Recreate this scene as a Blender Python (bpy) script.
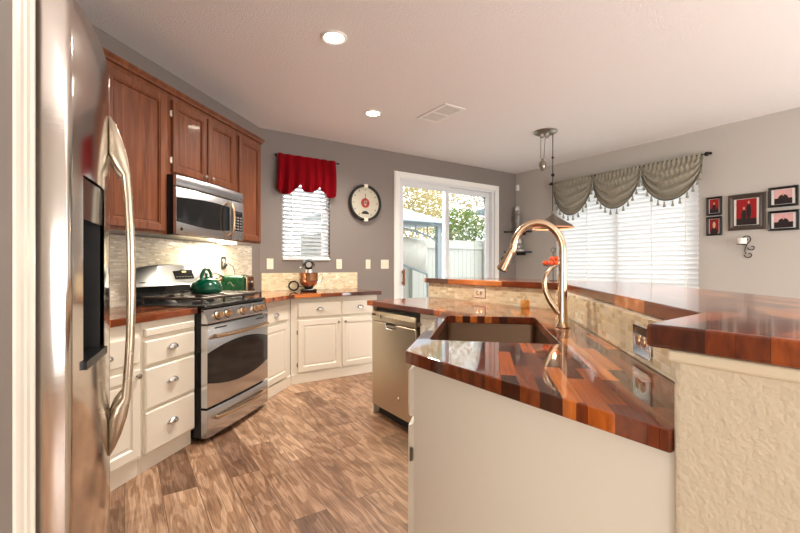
import bpy, bmesh, math, random
from mathutils import Vector, Matrix
from mathutils.geometry import tessellate_polygon
random.seed(7)
PI = math.pi
Q = 2 ** .5
for o in list(bpy.data.objects):
    bpy.data.objects.remove(o)
S = bpy.context.scene
C = S.collection

# ---------------------------------------------------------------- camera
cam = bpy.data.objects.new('camera', bpy.data.cameras.new('camera'))
C.objects.link(cam)
cam.location = (0, 0, 1.19)
cam.rotation_euler = (math.radians(90), 0, math.radians(-33.5))
cam.data.sensor_width = 36
cam.data.lens = 416 / 800 * 36
cam.data.clip_start = .02
S.camera = cam

# ---------------------------------------------------------------- light
S.view_settings.view_transform = 'Standard'
S.view_settings.look = 'None'
S.view_settings.gamma = 1
S.view_settings.exposure = 1.0
W = bpy.data.worlds.new('world')
S.world = W
W.use_nodes = True
bgn = W.node_tree.nodes['Background']
bgn.inputs[0].default_value = (.93, .97, 1, 1)
bgn.inputs[1].default_value = 3.2

def lamp(name, kind, loc, rot, power, col, size=1, sizey=None, **k):
    d = bpy.data.lights.new(name, kind)
    d.energy = power
    d.color = col
    if kind == 'AREA':
        d.shape = 'RECTANGLE' if sizey else 'SQUARE'
        d.size = size
        if sizey: d.size_y = sizey
    if kind in ('POINT', 'SPOT'):
        d.shadow_soft_size = size
    if kind == 'SUN':
        d.angle = math.radians(size)
    for a, b in k.items(): setattr(d, a, b)
    o = bpy.data.objects.new(name, d)
    C.objects.link(o)
    o.location = loc
    o.rotation_euler = rot
    return o

def aim(o, d):
    o.rotation_euler = Vector(d).to_track_quat('-Z', 'Y').to_euler()

sun = lamp('sun', 'SUN', (10, 3, 8), (0, 0, 0), 2.2, (1, .96, .9), 2)
aim(sun, (-1, .16, -.62))
# unseen area fills added to brighten the room; no windows stand there
#a = lamp('daylight_patio_door', 'AREA', (4.0, 4.66, 1.25), (0, 0, 0), 26, (.86, .93, 1), 1.6, 2.0); aim(a, (0, -1, -.1)); a.visible_camera = True
#a = lamp('daylight_dining_window', 'AREA', (5.95, 2.98, 1.6), (0, 0, 0), 60, (.95, .97, 1), 1.8, 1.5); aim(a, (-1, 0, 0))
a = lamp('fill_rear', 'AREA', (3.1, -2.85, 1.2), (0, 0, 0), 170, (.97, .985, 1), 4.2, 2.0); aim(a, (.0, 1, .75))
a = lamp('fill_hall', 'AREA', (-2.9, -1.35, 1.45), (0, 0, 0), 75, (1, .96, .90), 2.8, 2.0); aim(a, (1, .25, .3))
a = lamp('fill_side', 'AREA', (5.3, -1.1, 1.5), (0, 0, 0), 10, (1, .96, .9), 2.4, 1.8); aim(a, (-1, .1, .35))

# ---------------------------------------------------------------- materials
def hexc(r, g, b):
    f = lambda v: (v / 255) ** 2.2
    return (f(r), f(g), f(b), 1)

M = {}
class NT:
    def __init__(s, name):
        s.m = bpy.data.materials.new(name)
        s.m.use_nodes = True
        s.t = s.m.node_tree
        s.n = s.t.nodes
        s.b = s.n['Principled BSDF']
        s.out = s.n['Material Output']
        M[name] = s.m
    def add(s, typ, **k):
        n = s.n.new(typ)
        for a, b in k.items():
            if a in n.inputs: n.inputs[a].default_value = b
            else: setattr(n, a, b)
        return n
    def ln(s, a, b): s.t.links.new(a, b)
    def ramp(s, fac, stops, interp='LINEAR'):
        r = s.add('ShaderNodeValToRGB')
        r.color_ramp.interpolation = interp
        e = r.color_ramp.elements
        while len(e) < len(stops): e.new(.5)
        for i, (p, c) in enumerate(stops):
            e[i].position = p; e[i].color = c
        s.ln(fac, r.inputs[0])
        return r
    def coord(s, scale=(1, 1, 1), rot=(0, 0, 0), kind='Object'):
        tc = s.add('ShaderNodeTexCoord')
        mp = s.add('ShaderNodeMapping')
        mp.inputs['Scale'].default_value = scale
        mp.inputs['Rotation'].default_value = rot
        s.ln(tc.outputs[kind], mp.inputs[0])
        return mp.outputs[0]
    def bump(s, h, strength=.3, dist=.01):
        b = s.add('ShaderNodeBump', Strength=strength, Distance=dist)
        s.ln(h, b.inputs['Height'])
        s.ln(b.outputs[0], s.b.inputs['Normal'])
        return b

def plain(name, col, rough=.5, metal=0, **k):
    t = NT(name)
    t.b.inputs['Base Color'].default_value = col
    t.b.inputs['Roughness'].default_value = rough
    t.b.inputs['Metallic'].default_value = metal
    for a, b in k.items():
        t.b.inputs[a.replace('_', ' ')].default_value = b
    # faint unevenness so that no surface is perfectly uniform
    nz = t.add('ShaderNodeTexNoise', Scale=9.0, Detail=3.0)
    t.ln(t.coord(), nz.inputs['Vector'])
    r = t.ramp(nz.outputs[0], [(.3, (rough * .92,) * 3 + (1,)), (.7, (min(1, rough * 1.08),) * 3 + (1,))])
    t.ln(r.outputs[0], t.b.inputs['Roughness'])
    return t

def paint(name, col, bs=260, st=.12, rough=.6, dist=.002):
    t = plain(name, col, rough)
    nz = t.add('ShaderNodeTexNoise', Scale=bs, Detail=2.0)
    t.ln(t.coord(), nz.inputs['Vector'])
    t.bump(nz.outputs[0], st, dist)
    return t

paint('wall_taupe', hexc(130, 120, 113), 120, .2)
paint('wall_taupe_lit', hexc(184, 178, 170), 120, .2)  # lighter copy of the taupe paint, brighter light put into the colour
paint('wall_knockdown', hexc(216, 200, 174), 75, .7, .65, .007)
paint('ceiling_paint', hexc(236, 232, 229), 95, .55, .8, .006)
plain('white_paint', hexc(238, 231, 216), .35)
plain('cream_trim', hexc(224, 208, 180), .5)
plain('cabinet_paint', hexc(236, 228, 212), .32)
plain('trim_white', hexc(240, 238, 232), .35)
plain('vinyl_white', hexc(226, 228, 228), .3)
plain('chrome', (.8, .8, .8, 1), .12, 1)
plain('nickel', hexc(205, 180, 150), .2, 1)
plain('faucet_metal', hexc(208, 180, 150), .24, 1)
plain('dark_metal', (.02, .018, .016, 1), .4, .6)
plain('black_gloss', (.012, .012, .013, 1), .08)
plain('black_enamel', (.015, .015, .016, 1), .25)
plain('grate_iron', (.045, .032, .022, 1), .45)
plain('black_matte', (.02, .02, .02, 1), .6)
plain('dark_gap', (.012, .01, .01, 1), .8)
plain('green_enamel', hexc(6, 84, 60), .16, .25, Coat_Weight=.6)
plain('green_toaster', hexc(30, 66, 44), .28, .2)
plain('copper_knob', hexc(214, 178, 140), .3, 1)
plain('orange_fruit', hexc(226, 84, 30), .4)
plain('cream_plastic', hexc(232, 222, 200), .4)
plain('clock_face', hexc(186, 178, 158), .5)
plain('clock_red', hexc(150, 42, 36), .5)
plain('wood_brown', hexc(130, 80, 45), .5)
plain('wax_white', hexc(240, 235, 225), .5)
plain('silver_ornate', hexc(92, 84, 78), .35, .8)
plain('photo_red', hexc(146, 22, 28), .4)
plain('photo_dark', hexc(34, 26, 28), .4)
plain('photo_skin', hexc(205, 150, 120), .5)
plain('photo_pink', hexc(206, 160, 158), .4)
plain('mat_white', hexc(225, 222, 214), .5)
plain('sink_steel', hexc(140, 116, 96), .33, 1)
plain('figurine_grey', hexc(150, 145, 138), .5)
plain('vent_grey', hexc(205, 200, 192), .5)
plain('vent_dark', hexc(120, 116, 110), .6)
plain('fence_white', hexc(138, 135, 126), .7)
plain('gazebo_grey', hexc(92, 98, 100), .5)
plain('gazebo_roof', hexc(118, 128, 134), .6)
plain('hammock_canvas', hexc(146, 140, 130), .8)
plain('stucco', hexc(150, 148, 144), .8)
plain('bark', hexc(90, 74, 60), .9)
plain('concrete', hexc(150, 148, 142), .9)
plain('pendant_metal', hexc(150, 142, 132), .3, 1)
plain('pendant_inside', hexc(225, 150, 110), .4)

def steel(name, col, rough, axis=2):
    t = plain(name, col, rough, 1)
    sc = [3, 3, 3]
    for i in range(3):
        if i != axis: sc[i] = 380
    nz = t.add('ShaderNodeTexNoise', Scale=1.0, Detail=2.0)
    t.ln(t.coord(tuple(sc)), nz.inputs['Vector'])
    t.bump(nz.outputs[0], .05, .0006)
steel('steel_guard', hexc(128, 130, 134), .3, 0)
steel('steel_v', hexc(200, 188, 168), .27, 2)
steel('steel_h', hexc(208, 210, 214), .25, 0)
steel('steel_fridge', hexc(214, 206, 198), .13, 1)
steel('steel_dish', hexc(206, 196, 176), .3, 2)

def emis(name, col, strength):
    t = NT(name)
    t.b.inputs['Base Color'].default_value = (0, 0, 0, 1)
    t.b.inputs['Emission Color'].default_value = col
    t.b.inputs['Emission Strength'].default_value = strength
emis('lamp_glow', (1, .86, .66, 1), 14)
emis('display_glow', (.9, .7, .25, 1), 1.2)

def glass(name, tint=(.95, .98, .98, 1), gloss=.08):
    t = NT(name)
    tr = t.add('ShaderNodeBsdfTransparent'); tr.inputs[0].default_value = tint
    gl = t.add('ShaderNodeBsdfGlossy', Roughness=.02)
    fr = t.add('ShaderNodeFresnel', IOR=1.4)
    mx = t.add('ShaderNodeMixShader')
    t.ln(fr.outputs[0], mx.inputs[0]); t.ln(tr.outputs[0], mx.inputs[1]); t.ln(gl.outputs[0], mx.inputs[2])
    t.ln(mx.outputs[0], t.out.inputs[0])
glass('pane_glass')

def translucent(name, col, fac=.5):
    t = NT(name)
    d = t.add('ShaderNodeBsdfDiffuse'); d.inputs[0].default_value = col
    tr = t.add('ShaderNodeBsdfTranslucent'); tr.inputs[0].default_value = col
    nz = t.add('ShaderNodeTexNoise', Scale=60.0)
    t.ln(t.coord(), nz.inputs['Vector'])
    bp = t.add('ShaderNodeBump', Strength=.1, Distance=.001)
    t.ln(nz.outputs[0], bp.inputs['Height']); t.ln(bp.outputs[0], d.inputs['Normal'])
    mx = t.add('ShaderNodeMixShader'); mx.inputs[0].default_value = fac
    t.ln(d.outputs[0], mx.inputs[1]); t.ln(tr.outputs[0], mx.inputs[2])
    t.ln(mx.outputs[0], t.out.inputs[0])
translucent('blind_slat', hexc(236, 236, 236), .3)
translucent('red_cloth', hexc(140, 26, 34), .12)
translucent('grey_satin', hexc(160, 154, 138), .12)
translucent('leaf_green', hexc(92, 108, 58), .35)
translucent('leaf_yellow', hexc(158, 142, 96), .35)
translucent('amber_glass', hexc(240, 190, 110), .5)

def butcher(name, ang, wid=.04, ln=.30, rough=.045):
    t = NT(name)
    v = t.coord(rot=(0, 0, -ang))
    br = t.add('ShaderNodeTexBrick')
    br.offset = .37; br.offset_frequency = 2; br.squash = 1.0
    for k_, val in {'Scale': 1.0, 'Mortar Size': 0.0004, 'Brick Width': ln, 'Row Height': wid, 'Bias': 0.0}.items():
        br.inputs[k_].default_value = val
    br.inputs['Color1'].default_value = (0, 0, 0, 1)
    br.inputs['Color2'].default_value = (1, 1, 1, 1)
    br.inputs['Mortar'].default_value = (.1, .1, .1, 1)
    t.ln(v, br.inputs['Vector'])
    r = t.ramp(br.outputs['Color'], [(0, hexc(62, 32, 20)), (.2, hexc(88, 42, 22)), (.42, hexc(132, 62, 26)), (.6, hexc(100, 48, 24)), (.78, hexc(184, 92, 36)), (1, hexc(214, 128, 60))])
    mp2 = t.add('ShaderNodeMapping'); mp2.inputs['Scale'].default_value = (4, 60, 20)
    t.ln(v, mp2.inputs[0])
    nz = t.add('ShaderNodeTexNoise', Scale=1.0, Detail=5.0, Distortion=.6)
    t.ln(mp2.outputs[0], nz.inputs['Vector'])
    g = t.ramp(nz.outputs[0], [(.3, (.55, .5, .46, 1)), (.7, (1.15, 1.12, 1.08, 1))])
    mx = t.add('ShaderNodeMix', data_type='RGBA', blend_type='MULTIPLY')
    mx.inputs[0].default_value = 1
    t.ln(r.outputs[0], mx.inputs[6]); t.ln(g.outputs[0], mx.inputs[7])
    t.ln(mx.outputs[2], t.b.inputs['Base Color'])
    t.b.inputs['Roughness'].default_value = .55
    t.b.inputs['Specular IOR Level'].default_value = .1
    t.b.inputs['Coat Weight'].default_value = 1
    t.b.inputs['Coat Roughness'].default_value = rough
    t.b.inputs['Coat IOR'].default_value = 1.6
    nz2 = t.add('ShaderNodeTexNoise', Scale=9.0, Detail=1.0)
    t.ln(v, nz2.inputs['Vector'])
    b = t.add('ShaderNodeBump', Strength=.025, Distance=.01)
    t.ln(nz2.outputs[0], b.inputs['Height']); t.ln(b.outputs[0], t.b.inputs['Coat Normal'])
butcher('butcher_diag', PI / 4)
butcher('butcher_y', PI / 2)
butcher('butcher_x', 0)
butcher('bar_diag', PI / 4, rough=.11)
butcher('bar_y', PI / 2, rough=.11)
butcher('bar_x', 0, rough=.11)

def wood(name, cols, sc=(30, 30, 2.2), rough=.32):
    t = NT(name)
    v = t.coord(sc)
    nz = t.add('ShaderNodeTexNoise', Scale=1.0, Detail=6.0, Distortion=1.2)
    t.ln(v, nz.inputs['Vector'])
    r = t.ramp(nz.outputs[0], [(.28, cols[0]), (.5, cols[1]), (.72, cols[2])])
    t.ln(r.outputs[0], t.b.inputs['Base Color'])
    t.b.inputs['Roughness'].default_value = rough
    t.b.inputs['Coat Weight'].default_value = .25
    t.bump(nz.outputs[0], .06, .001)
wood('cherry', (hexc(88, 48, 30), hexc(112, 64, 40), hexc(130, 78, 50)))
wood('cherry_dark', (hexc(62, 30, 20), hexc(82, 40, 26), hexc(98, 50, 30)))

def floor_mat():
    t = NT('floor_planks')
    v = t.coord(rot=(0, 0, -PI / 2))
    br = t.add('ShaderNodeTexBrick')
    br.offset = .39; br.offset_frequency = 2
    for k_, val in {'Scale': 1.0, 'Mortar Size': .0018, 'Brick Width': .95, 'Row Height': .165, 'Bias': 0.0, 'Mortar Smooth': .2}.items():
        br.inputs[k_].default_value = val
    br.inputs['Color1'].default_value = (0, 0, 0, 1); br.inputs['Color2'].default_value = (1, 1, 1, 1)
    br.inputs['Mortar'].default_value = (.0, .0, .0, 1)
    t.ln(v, br.inputs['Vector'])
    tone = t.ramp(br.outputs['Color'], [(0, hexc(140, 110, 90)), (.5, hexc(174, 140, 114)), (1, hexc(204, 172, 144))])
    # each plank gets its own piece of grain
    add = t.add('ShaderNodeVectorMath', operation='MULTIPLY_ADD')
    t.ln(br.outputs['Color'], add.inputs[0]); add.inputs[1].default_value = (7, 3, 5); t.ln(v, add.inputs[2])
    mp = t.add('ShaderNodeMapping'); mp.inputs['Scale'].default_value = (1.5, 8, 1)
    t.ln(add.outputs[0], mp.inputs[0])
    n1 = t.add('ShaderNodeTexNoise', Scale=1.0, Detail=2.0, Distortion=.3)
    t.ln(mp.outputs[0], n1.inputs['Vector'])
    wv = t.add('ShaderNodeMath', operation='MULTIPLY'); wv.inputs[1].default_value = 42
    t.ln(n1.outputs[0], wv.inputs[0])
    sn = t.add('ShaderNodeMath', operation='SINE'); t.ln(wv.outputs[0], sn.inputs[0])
    rings = t.ramp(sn.outputs[0], [(0, (.70, .62, .55, 1)), (.16, (1, 1, 1, 1))])
    n2 = t.add('ShaderNodeTexNoise', Scale=4.5, Detail=6.0, Distortion=.8)
    t.ln(add.outputs[0], n2.inputs['Vector'])
    blot = t.ramp(n2.outputs[0], [(.3, (.66, .59, .53, 1)), (.55, (1.05, 1.04, 1.02, 1))])
    mp3 = t.add('ShaderNodeMapping'); mp3.inputs['Scale'].default_value = (7, 120, 1)
    t.ln(add.outputs[0], mp3.inputs[0])
    n3 = t.add('ShaderNodeTexNoise', Scale=1.0, Detail=4.0); t.ln(mp3.outputs[0], n3.inputs['Vector'])
    fine = t.ramp(n3.outputs[0], [(.35, (.66, .6, .55, 1)), (.6, (1.1, 1.1, 1.1, 1))])
    cur = tone.outputs[0]
    for q in (rings, blot, fine):
        mx = t.add('ShaderNodeMix', data_type='RGBA', blend_type='MULTIPLY'); mx.inputs[0].default_value = 1
        t.ln(cur, mx.inputs[6]); t.ln(q.outputs[0], mx.inputs[7]); cur = mx.outputs[2]
    mo = t.add('ShaderNodeMix', data_type='RGBA')
    t.ln(br.outputs['Fac'], mo.inputs[0]); t.ln(cur, mo.inputs[6]); mo.inputs[7].default_value = hexc(96, 70, 52)
    t.ln(mo.outputs[2], t.b.inputs['Base Color'])
    rr = t.ramp(n2.outputs[0], [(.3, (.42,) * 3 + (1,)), (.7, (.3,) * 3 + (1,))])
    t.ln(rr.outputs[0], t.b.inputs['Roughness'])
    t.bump(n3.outputs[0], .08, .002)
floor_mat()

def mosaic(name, cols, bw, bh, plane='X', glossy=.15):
    t = NT(name)
    tc = t.add('ShaderNodeTexCoord')
    sp = t.add('ShaderNodeSeparateXYZ'); cb = t.add('ShaderNodeCombineXYZ')
    t.ln(tc.outputs['Object'], sp.inputs[0])
    t.ln(sp.outputs[0], cb.inputs[0]); t.ln(sp.outputs[2], cb.inputs[1])
    br = t.add('ShaderNodeTexBrick'); br.offset = .43; br.offset_frequency = 2; br.squash = .6; br.squash_frequency = 3
    for k_, val in {'Scale': 1.0, 'Mortar Size': .0012, 'Brick Width': bw, 'Row Height': bh, 'Bias': 0.0, 'Mortar Smooth': .1}.items():
        br.inputs[k_].default_value = val
    br.inputs['Color1'].default_value = (0, 0, 0, 1); br.inputs['Color2'].default_value = (1, 1, 1, 1)
    t.ln(cb.outputs[0], br.inputs['Vector'])
    r = t.ramp(br.outputs['Color'], [(0, cols[0]), (.35, cols[1]), (.7, cols[2]), (1, cols[3])])
    mo = t.add('ShaderNodeMix', data_type='RGBA')
    t.ln(br.outputs['Fac'], mo.inputs[0]); t.ln(r.outputs[0], mo.inputs[6]); mo.inputs[7].default_value = cols[4]
    t.ln(mo.outputs[2], t.b.inputs['Base Color'])
    rr = t.ramp(br.outputs['Color'], [(0, (glossy,) * 3 + (1,)), (1, (.5, .5, .5, 1))])
    t.ln(rr.outputs[0], t.b.inputs['Roughness'])
    inv = t.add('ShaderNodeMath', operation='SUBTRACT'); inv.inputs[0].default_value = 1
    t.ln(br.outputs['Fac'], inv.inputs[1])
    t.bump(inv.outputs[0], .5, .002)
mosaic('mosaic_range', [hexc(188, 178, 158), hexc(214, 206, 188), hexc(200, 186, 156), hexc(236, 230, 216), hexc(204, 196, 180)], .06, .0125)
mosaic('mosaic_warm_lit', [hexc(204, 180, 136), hexc(230, 212, 172), hexc(214, 192, 150), hexc(242, 232, 204), hexc(232, 222, 198)], .055, .021)  # golden copy of the tile, warm light mixed into its colour

# ---------------------------------------------------------------- mesh helpers
class MB:
    def __init__(s): s.bm = bmesh.new()
    def box(s, x0, x1, y0, y1, z0, z1):
        vs = [s.bm.verts.new(p) for p in ((x0,y0,z0),(x1,y0,z0),(x1,y1,z0),(x0,y1,z0),(x0,y0,z1),(x1,y0,z1),(x1,y1,z1),(x0,y1,z1))]
        for f in ((0,3,2,1),(4,5,6,7),(0,1,5,4),(1,2,6,5),(2,3,7,6),(3,0,4,7)):
            s.bm.faces.new([vs[i] for i in f])
        return s
    def prism(s, poly, z0, z1, holes=()):
        loops = [[Vector((p[0], p[1], 0)) for p in poly]] + [[Vector((p[0], p[1], 0)) for p in h] for h in holes]
        flat = [p for l in loops for p in l]
        top = [s.bm.verts.new((p.x, p.y, z1)) for p in flat]
        bot = [s.bm.verts.new((p.x, p.y, z0)) for p in flat]
        if not holes:
            s.bm.faces.new(top); s.bm.faces.new(bot[::-1])
        else:
            for tr in tessellate_polygon(loops):
                s.bm.faces.new([top[i] for i in tr]); s.bm.faces.new([bot[i] for i in tr][::-1])
        k = 0
        for l in loops:
            n = len(l)
            for i in range(n):
                j = (i + 1) % n
                s.bm.faces.new([top[k + i], bot[k + i], bot[k + j], top[k + j]])
            k += n
        return s
    def loft(s, rings, caps=True, closed=True):
        vr = [[s.bm.verts.new(p) for p in r] for r in rings]
        n = len(vr[0])
        for a, b in zip(vr, vr[1:]):
            for i in range(n if closed else n - 1):
                j = (i + 1) % n
                s.bm.faces.new([a[i], a[j], b[j], b[i]])
        if caps and closed:
            try:
                s.bm.faces.new(vr[0][::-1]); s.bm.faces.new(vr[-1])
            except Exception: pass
        return s
    def tube(s, pts, r, n=10, sy=1.0, caps=True):
        pts = [Vector(p) for p in pts]
        rs = r if isinstance(r, (list, tuple)) else [r] * len(pts)
        rings = []
        up = None
        for i, p in enumerate(pts):
            t = (pts[min(i + 1, len(pts) - 1)] - pts[max(i - 1, 0)])
            if t.length < 1e-9: t = Vector((0, 0, 1))
            t.normalize()
            if up is None:
                up = Vector((0, 0, 1)) if abs(t.z) < .9 else Vector((1, 0, 0))
            sd = t.cross(up)
            if sd.length < 1e-6: sd = Vector((1, 0, 0))
            sd.normalize()
            up = sd.cross(t).normalized()
            rings.append([p + (sd * math.cos(a) + up * math.sin(a) * sy) * rs[i] for a in [2 * PI * k / n for k in range(n)]])
        s.loft(rings, caps)
        return s
    def lathe(s, prof, c=(0, 0, 0), n=24, axis='z'):
        rings = []
        for r, z in prof:
            ring = []
            for k in range(n):
                a = 2 * PI * k / n
                if axis == 'z': p = (r * math.cos(a), r * math.sin(a), z)
                elif axis == 'y': p = (r * math.cos(a), z, r * math.sin(a))
                else: p = (z, r * math.cos(a), r * math.sin(a))
                ring.append((p[0] + c[0], p[1] + c[1], p[2] + c[2]))
            rings.append(ring)
        ring_like = prof[0][0] > .01 and prof[-1][0] > .01
        if ring_like: rings.append(rings[0])
        if ring_like:
            vr = [[s.bm.verts.new(p) for p in r] for r in rings[:-1]]
            vr.append(vr[0])
            for a, b in zip(vr, vr[1:]):
                for i in range(n):
                    j = (i + 1) % n
                    s.bm.faces.new([a[i], a[j], b[j], b[i]])
            return s
        s.loft(rings)
        return s
    def ball(s, c, r, sc=(1, 1, 1), n=14):
        prof = [(max(1e-4, r * math.sin(PI * i / 8)), -r * math.cos(PI * i / 8)) for i in range(9)]
        rings = [[(c[0] + q * math.cos(2 * PI * k / n) * sc[0], c[1] + q * math.sin(2 * PI * k / n) * sc[1], c[2] + z * sc[2]) for k in range(n)] for q, z in prof]
        s.loft(rings)
        return s
    def panel(s, x0, x1, z0, z1, y, loops):
        """a face-front panel: loops = [(inset, y offset)], first is the back edge"""
        rings = []
        for ins, dy in loops:
            rings.append([(x0 + ins, y + dy, z0 + ins), (x1 - ins, y + dy, z0 + ins), (x1 - ins, y + dy, z1 - ins), (x0 + ins, y + dy, z1 - ins)])
        s.loft(rings)
        return s
    def build(s, name, mat, parent=None, bevel=0, smooth=False, loc=None, rot=None, seg=2, sub=0):
        bmesh.ops.recalc_face_normals(s.bm, faces=s.bm.faces)
        me = bpy.data.meshes.new(name)
        s.bm.to_mesh(me); s.bm.free()
        o = bpy.data.objects.new(name, me)
        C.objects.link(o)
        me.materials.append(M[mat] if isinstance(mat, str) else mat)
        if parent: o.parent = parent
        if loc: o.location = loc
        if rot is not None: o.rotation_euler = (0, 0, rot)
        if smooth:
            for p in me.polygons: p.use_smooth = True
            md = None
            try:
                me.set_sharp_from_angle(angle=math.radians(40))
            except Exception: pass
        if bevel:
            b = o.modifiers.new('bevel', 'BEVEL')
            b.width = bevel; b.segments = seg; b.limit_method = 'ANGLE'; b.angle_limit = math.radians(40)
        if sub:
            b = o.modifiers.new('sub', 'SUBSURF'); b.levels = sub; b.render_levels = sub
        return o

def thing(name, label, cat, loc=(0, 0, 0), rot=0, group=None):
    o = bpy.data.objects.new(name, None)
    C.objects.link(o)
    o.empty_display_size = .1
    o.location = loc; o.rotation_euler = (0, 0, rot)
    o['label'] = label; o['category'] = cat
    if group: o['group'] = group
    return o

def tag(o, label, cat, group=None):
    o['label'] = label; o['category'] = cat
    if group: o['group'] = group
    return o

def struct(o, label=None):
    o['kind'] = 'structure'
    if label: o['label'] = label
    return o

def W2(s_, t_): return ((s_ - t_) / Q, (s_ + t_) / Q)
DIAG = PI / 4            # frame of the range wall: local x = along the wall, local y = into the wall
def DL(s_, t_, z=0):
    x, y = W2(s_, t_); return (x, y, z)

# ================================================================ ROOM SHELL
KX, KY = W2(4.24, 2.46)      # corner of range wall and back wall
BY = 4.74; RX = 5.47; CZ = 2.74
floor = struct(MB().box(-3.15, RX + .15, -3.15, BY + .02, -.06, 0).build('floor', 'floor_planks'), 'brown oak-look plank floor')
ceil = MB()
ceil.box(-3.15, RX + .15, -3.15, BY + .15, CZ, CZ + .08)
struct(ceil.build('ceiling', 'ceiling_paint'), 'off-white textured ceiling')

# range wall (45 degrees)
struct(MB().box(1.1, 4.24 + .12 * math.tan(PI / 8), 0, .12, 0, CZ).build('wall_range', 'wall_taupe', loc=DL(0, 2.46), rot=DIAG), 'grey-taupe diagonal wall behind the range')
# back wall with window and patio door openings
WX0, WX1, WZ0, WZ1 = 1.51, 2.105, 1.265, 2.34
DX0, DX1, DZ1 = 3.10, 4.95, 2.42
m = MB()
m.box(KX - .05, WX0, BY, BY + .14, 0, CZ); m.box(WX0, WX1, BY, BY + .14, 0, WZ0); m.box(WX0, WX1, BY, BY + .14, WZ1, CZ)
m.box(WX1, DX0, BY, BY + .14, 0, CZ); m.box(DX0, DX1, BY, BY + .14, DZ1, CZ); m.box(DX1, RX + .14, BY, BY + .14, 0, CZ)
struct(m.build('wall_back', 'wall_taupe'), 'grey-taupe back wall')
# right wall with large window
VY0, VY1, VZ0, VZ1 = 2.10, 3.92, .93, 2.38
m = MB()
m.box(RX, RX + .14, -3.15, VY0, 0, CZ); m.box(RX, RX + .14, VY0, VY1, 0, VZ0); m.box(RX, RX + .14, VY0, VY1, VZ1, CZ); m.box(RX, RX + .14, VY1, BY, 0, CZ)
struct(m.build('wall_right', 'wall_taupe_lit'), 'right wall in taupe paint lightened as if lit')
# walls of the refrigerator alcove and doorway
m = MB(); m.box(-3.0, -.135, .35, .935, 0, CZ)
struct(m.build('wall_left', 'wall_taupe'), 'taupe wall stub beside the camera')
struct(MB().box(-1.05, -.93, .936, 2.62, 0, CZ).build('wall_alcove', 'wall_taupe'))
struct(MB().box(-3.15, -3.0, -3.15, .935, 0, CZ).build('wall_hall', 'wall_taupe_lit'))
struct(MB().box(-3.0, RX + .14, -3.15, -3.0, 0, CZ).build('wall_rear', 'wall_taupe_lit'))
# white fluted casing at the end of the stub wall
m = MB()
pr = [(-.1349, .805), (-.131, .809), (-.1285, .822), (-.1305, .830), (-.1305, .862), (-.128, .868), (-.128, .885), (-.1305, .892), (-.1305, .916), (-.127, .922), (-.127, .938), (-.1349, .938)]
m.prism(pr, 0, CZ - .001)
struct(m.build('trim_1', 'white_paint', bevel=.002), 'white fluted casing on the end of the stub wall')
m = MB()
m.box(RX - .014, RX, -3, BY, 0, .09)
struct(m.build('baseboard_right', 'trim_white', bevel=.004))
struct(MB().box(2.45, 3.03, BY - .014, BY, 0, .09).build('baseboard_back', 'trim_white', bevel=.004))

# half wall that carries the raised bar
hw = [(.767, .331), (.967, .331), (2.3, 1.664), (2.3, 3.0), (2.43, 3.0), (2.43, 1.61), (.767, -.053)]
struct(MB().prism(hw, 0, 1.043).build('wall_peninsula', 'wall_knockdown', bevel=.012, seg=3), 'textured cream half wall under the raised bar')
m = MB()
m.prism([(.761, .337), (.97, .337), (.97, .31), (.761, .0)], 1.030, 1.0505)
struct(m.build('trim_2', 'cream_trim', bevel=.006, seg=3), 'cream rounded trim under the end of the raised bar')

# ---------------------------------------------------------------- window_1 (kitchen) and blinds
fr = MB()
fr.box(WX0, WX0 + .04, BY + .05, BY + .11, WZ0, WZ1); fr.box(WX1 - .04, WX1, BY + .05, BY + .11, WZ0, WZ1)
fr.box(WX0 + .04, WX1 - .04, BY + .05, BY + .11, WZ0, WZ0 + .04); fr.box(WX0 + .04, WX1 - .04, BY + .05, BY + .11, WZ1 - .04, WZ1)
w1 = struct(fr.build('window_1', 'vinyl_white', bevel=.004), 'small kitchen window with white frame')
MB().box(WX0 + .04, WX1 - .04, BY + .08, BY + .084, WZ0 + .04, WZ1 - .04).build('pane', 'pane_glass', w1)
MB().box(WX0 + .002, WX1 - .002, BY - .02, BY + .049, WZ0 + .001, WZ0 + .018).build('window_sill', 'trim_white', w1, bevel=.003)
fr = MB()
fr.box(RX + .05, RX + .11, VY0, VY0 + .05, VZ0, VZ1); fr.box(RX + .05, RX + .11, VY1 - .05, VY1, VZ0, VZ1); fr.box(RX + .05, RX + .11, 2.98, 3.04, VZ0, VZ1)
fr.box(RX + .05, RX + .11, VY0, VY1, VZ0 - .0, VZ0 + .05); fr.box(RX + .05, RX + .11, VY0, VY1, VZ1 - .05, VZ1)
w2 = struct(fr.build('window_2', 'vinyl_white'), 'wide dining window with white frame')
MB().box(RX + .08, RX + .084, VY0 + .04, VY1 - .04, VZ0 + .04, VZ1 - .04).build('pane', 'pane_glass', w2)

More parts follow.
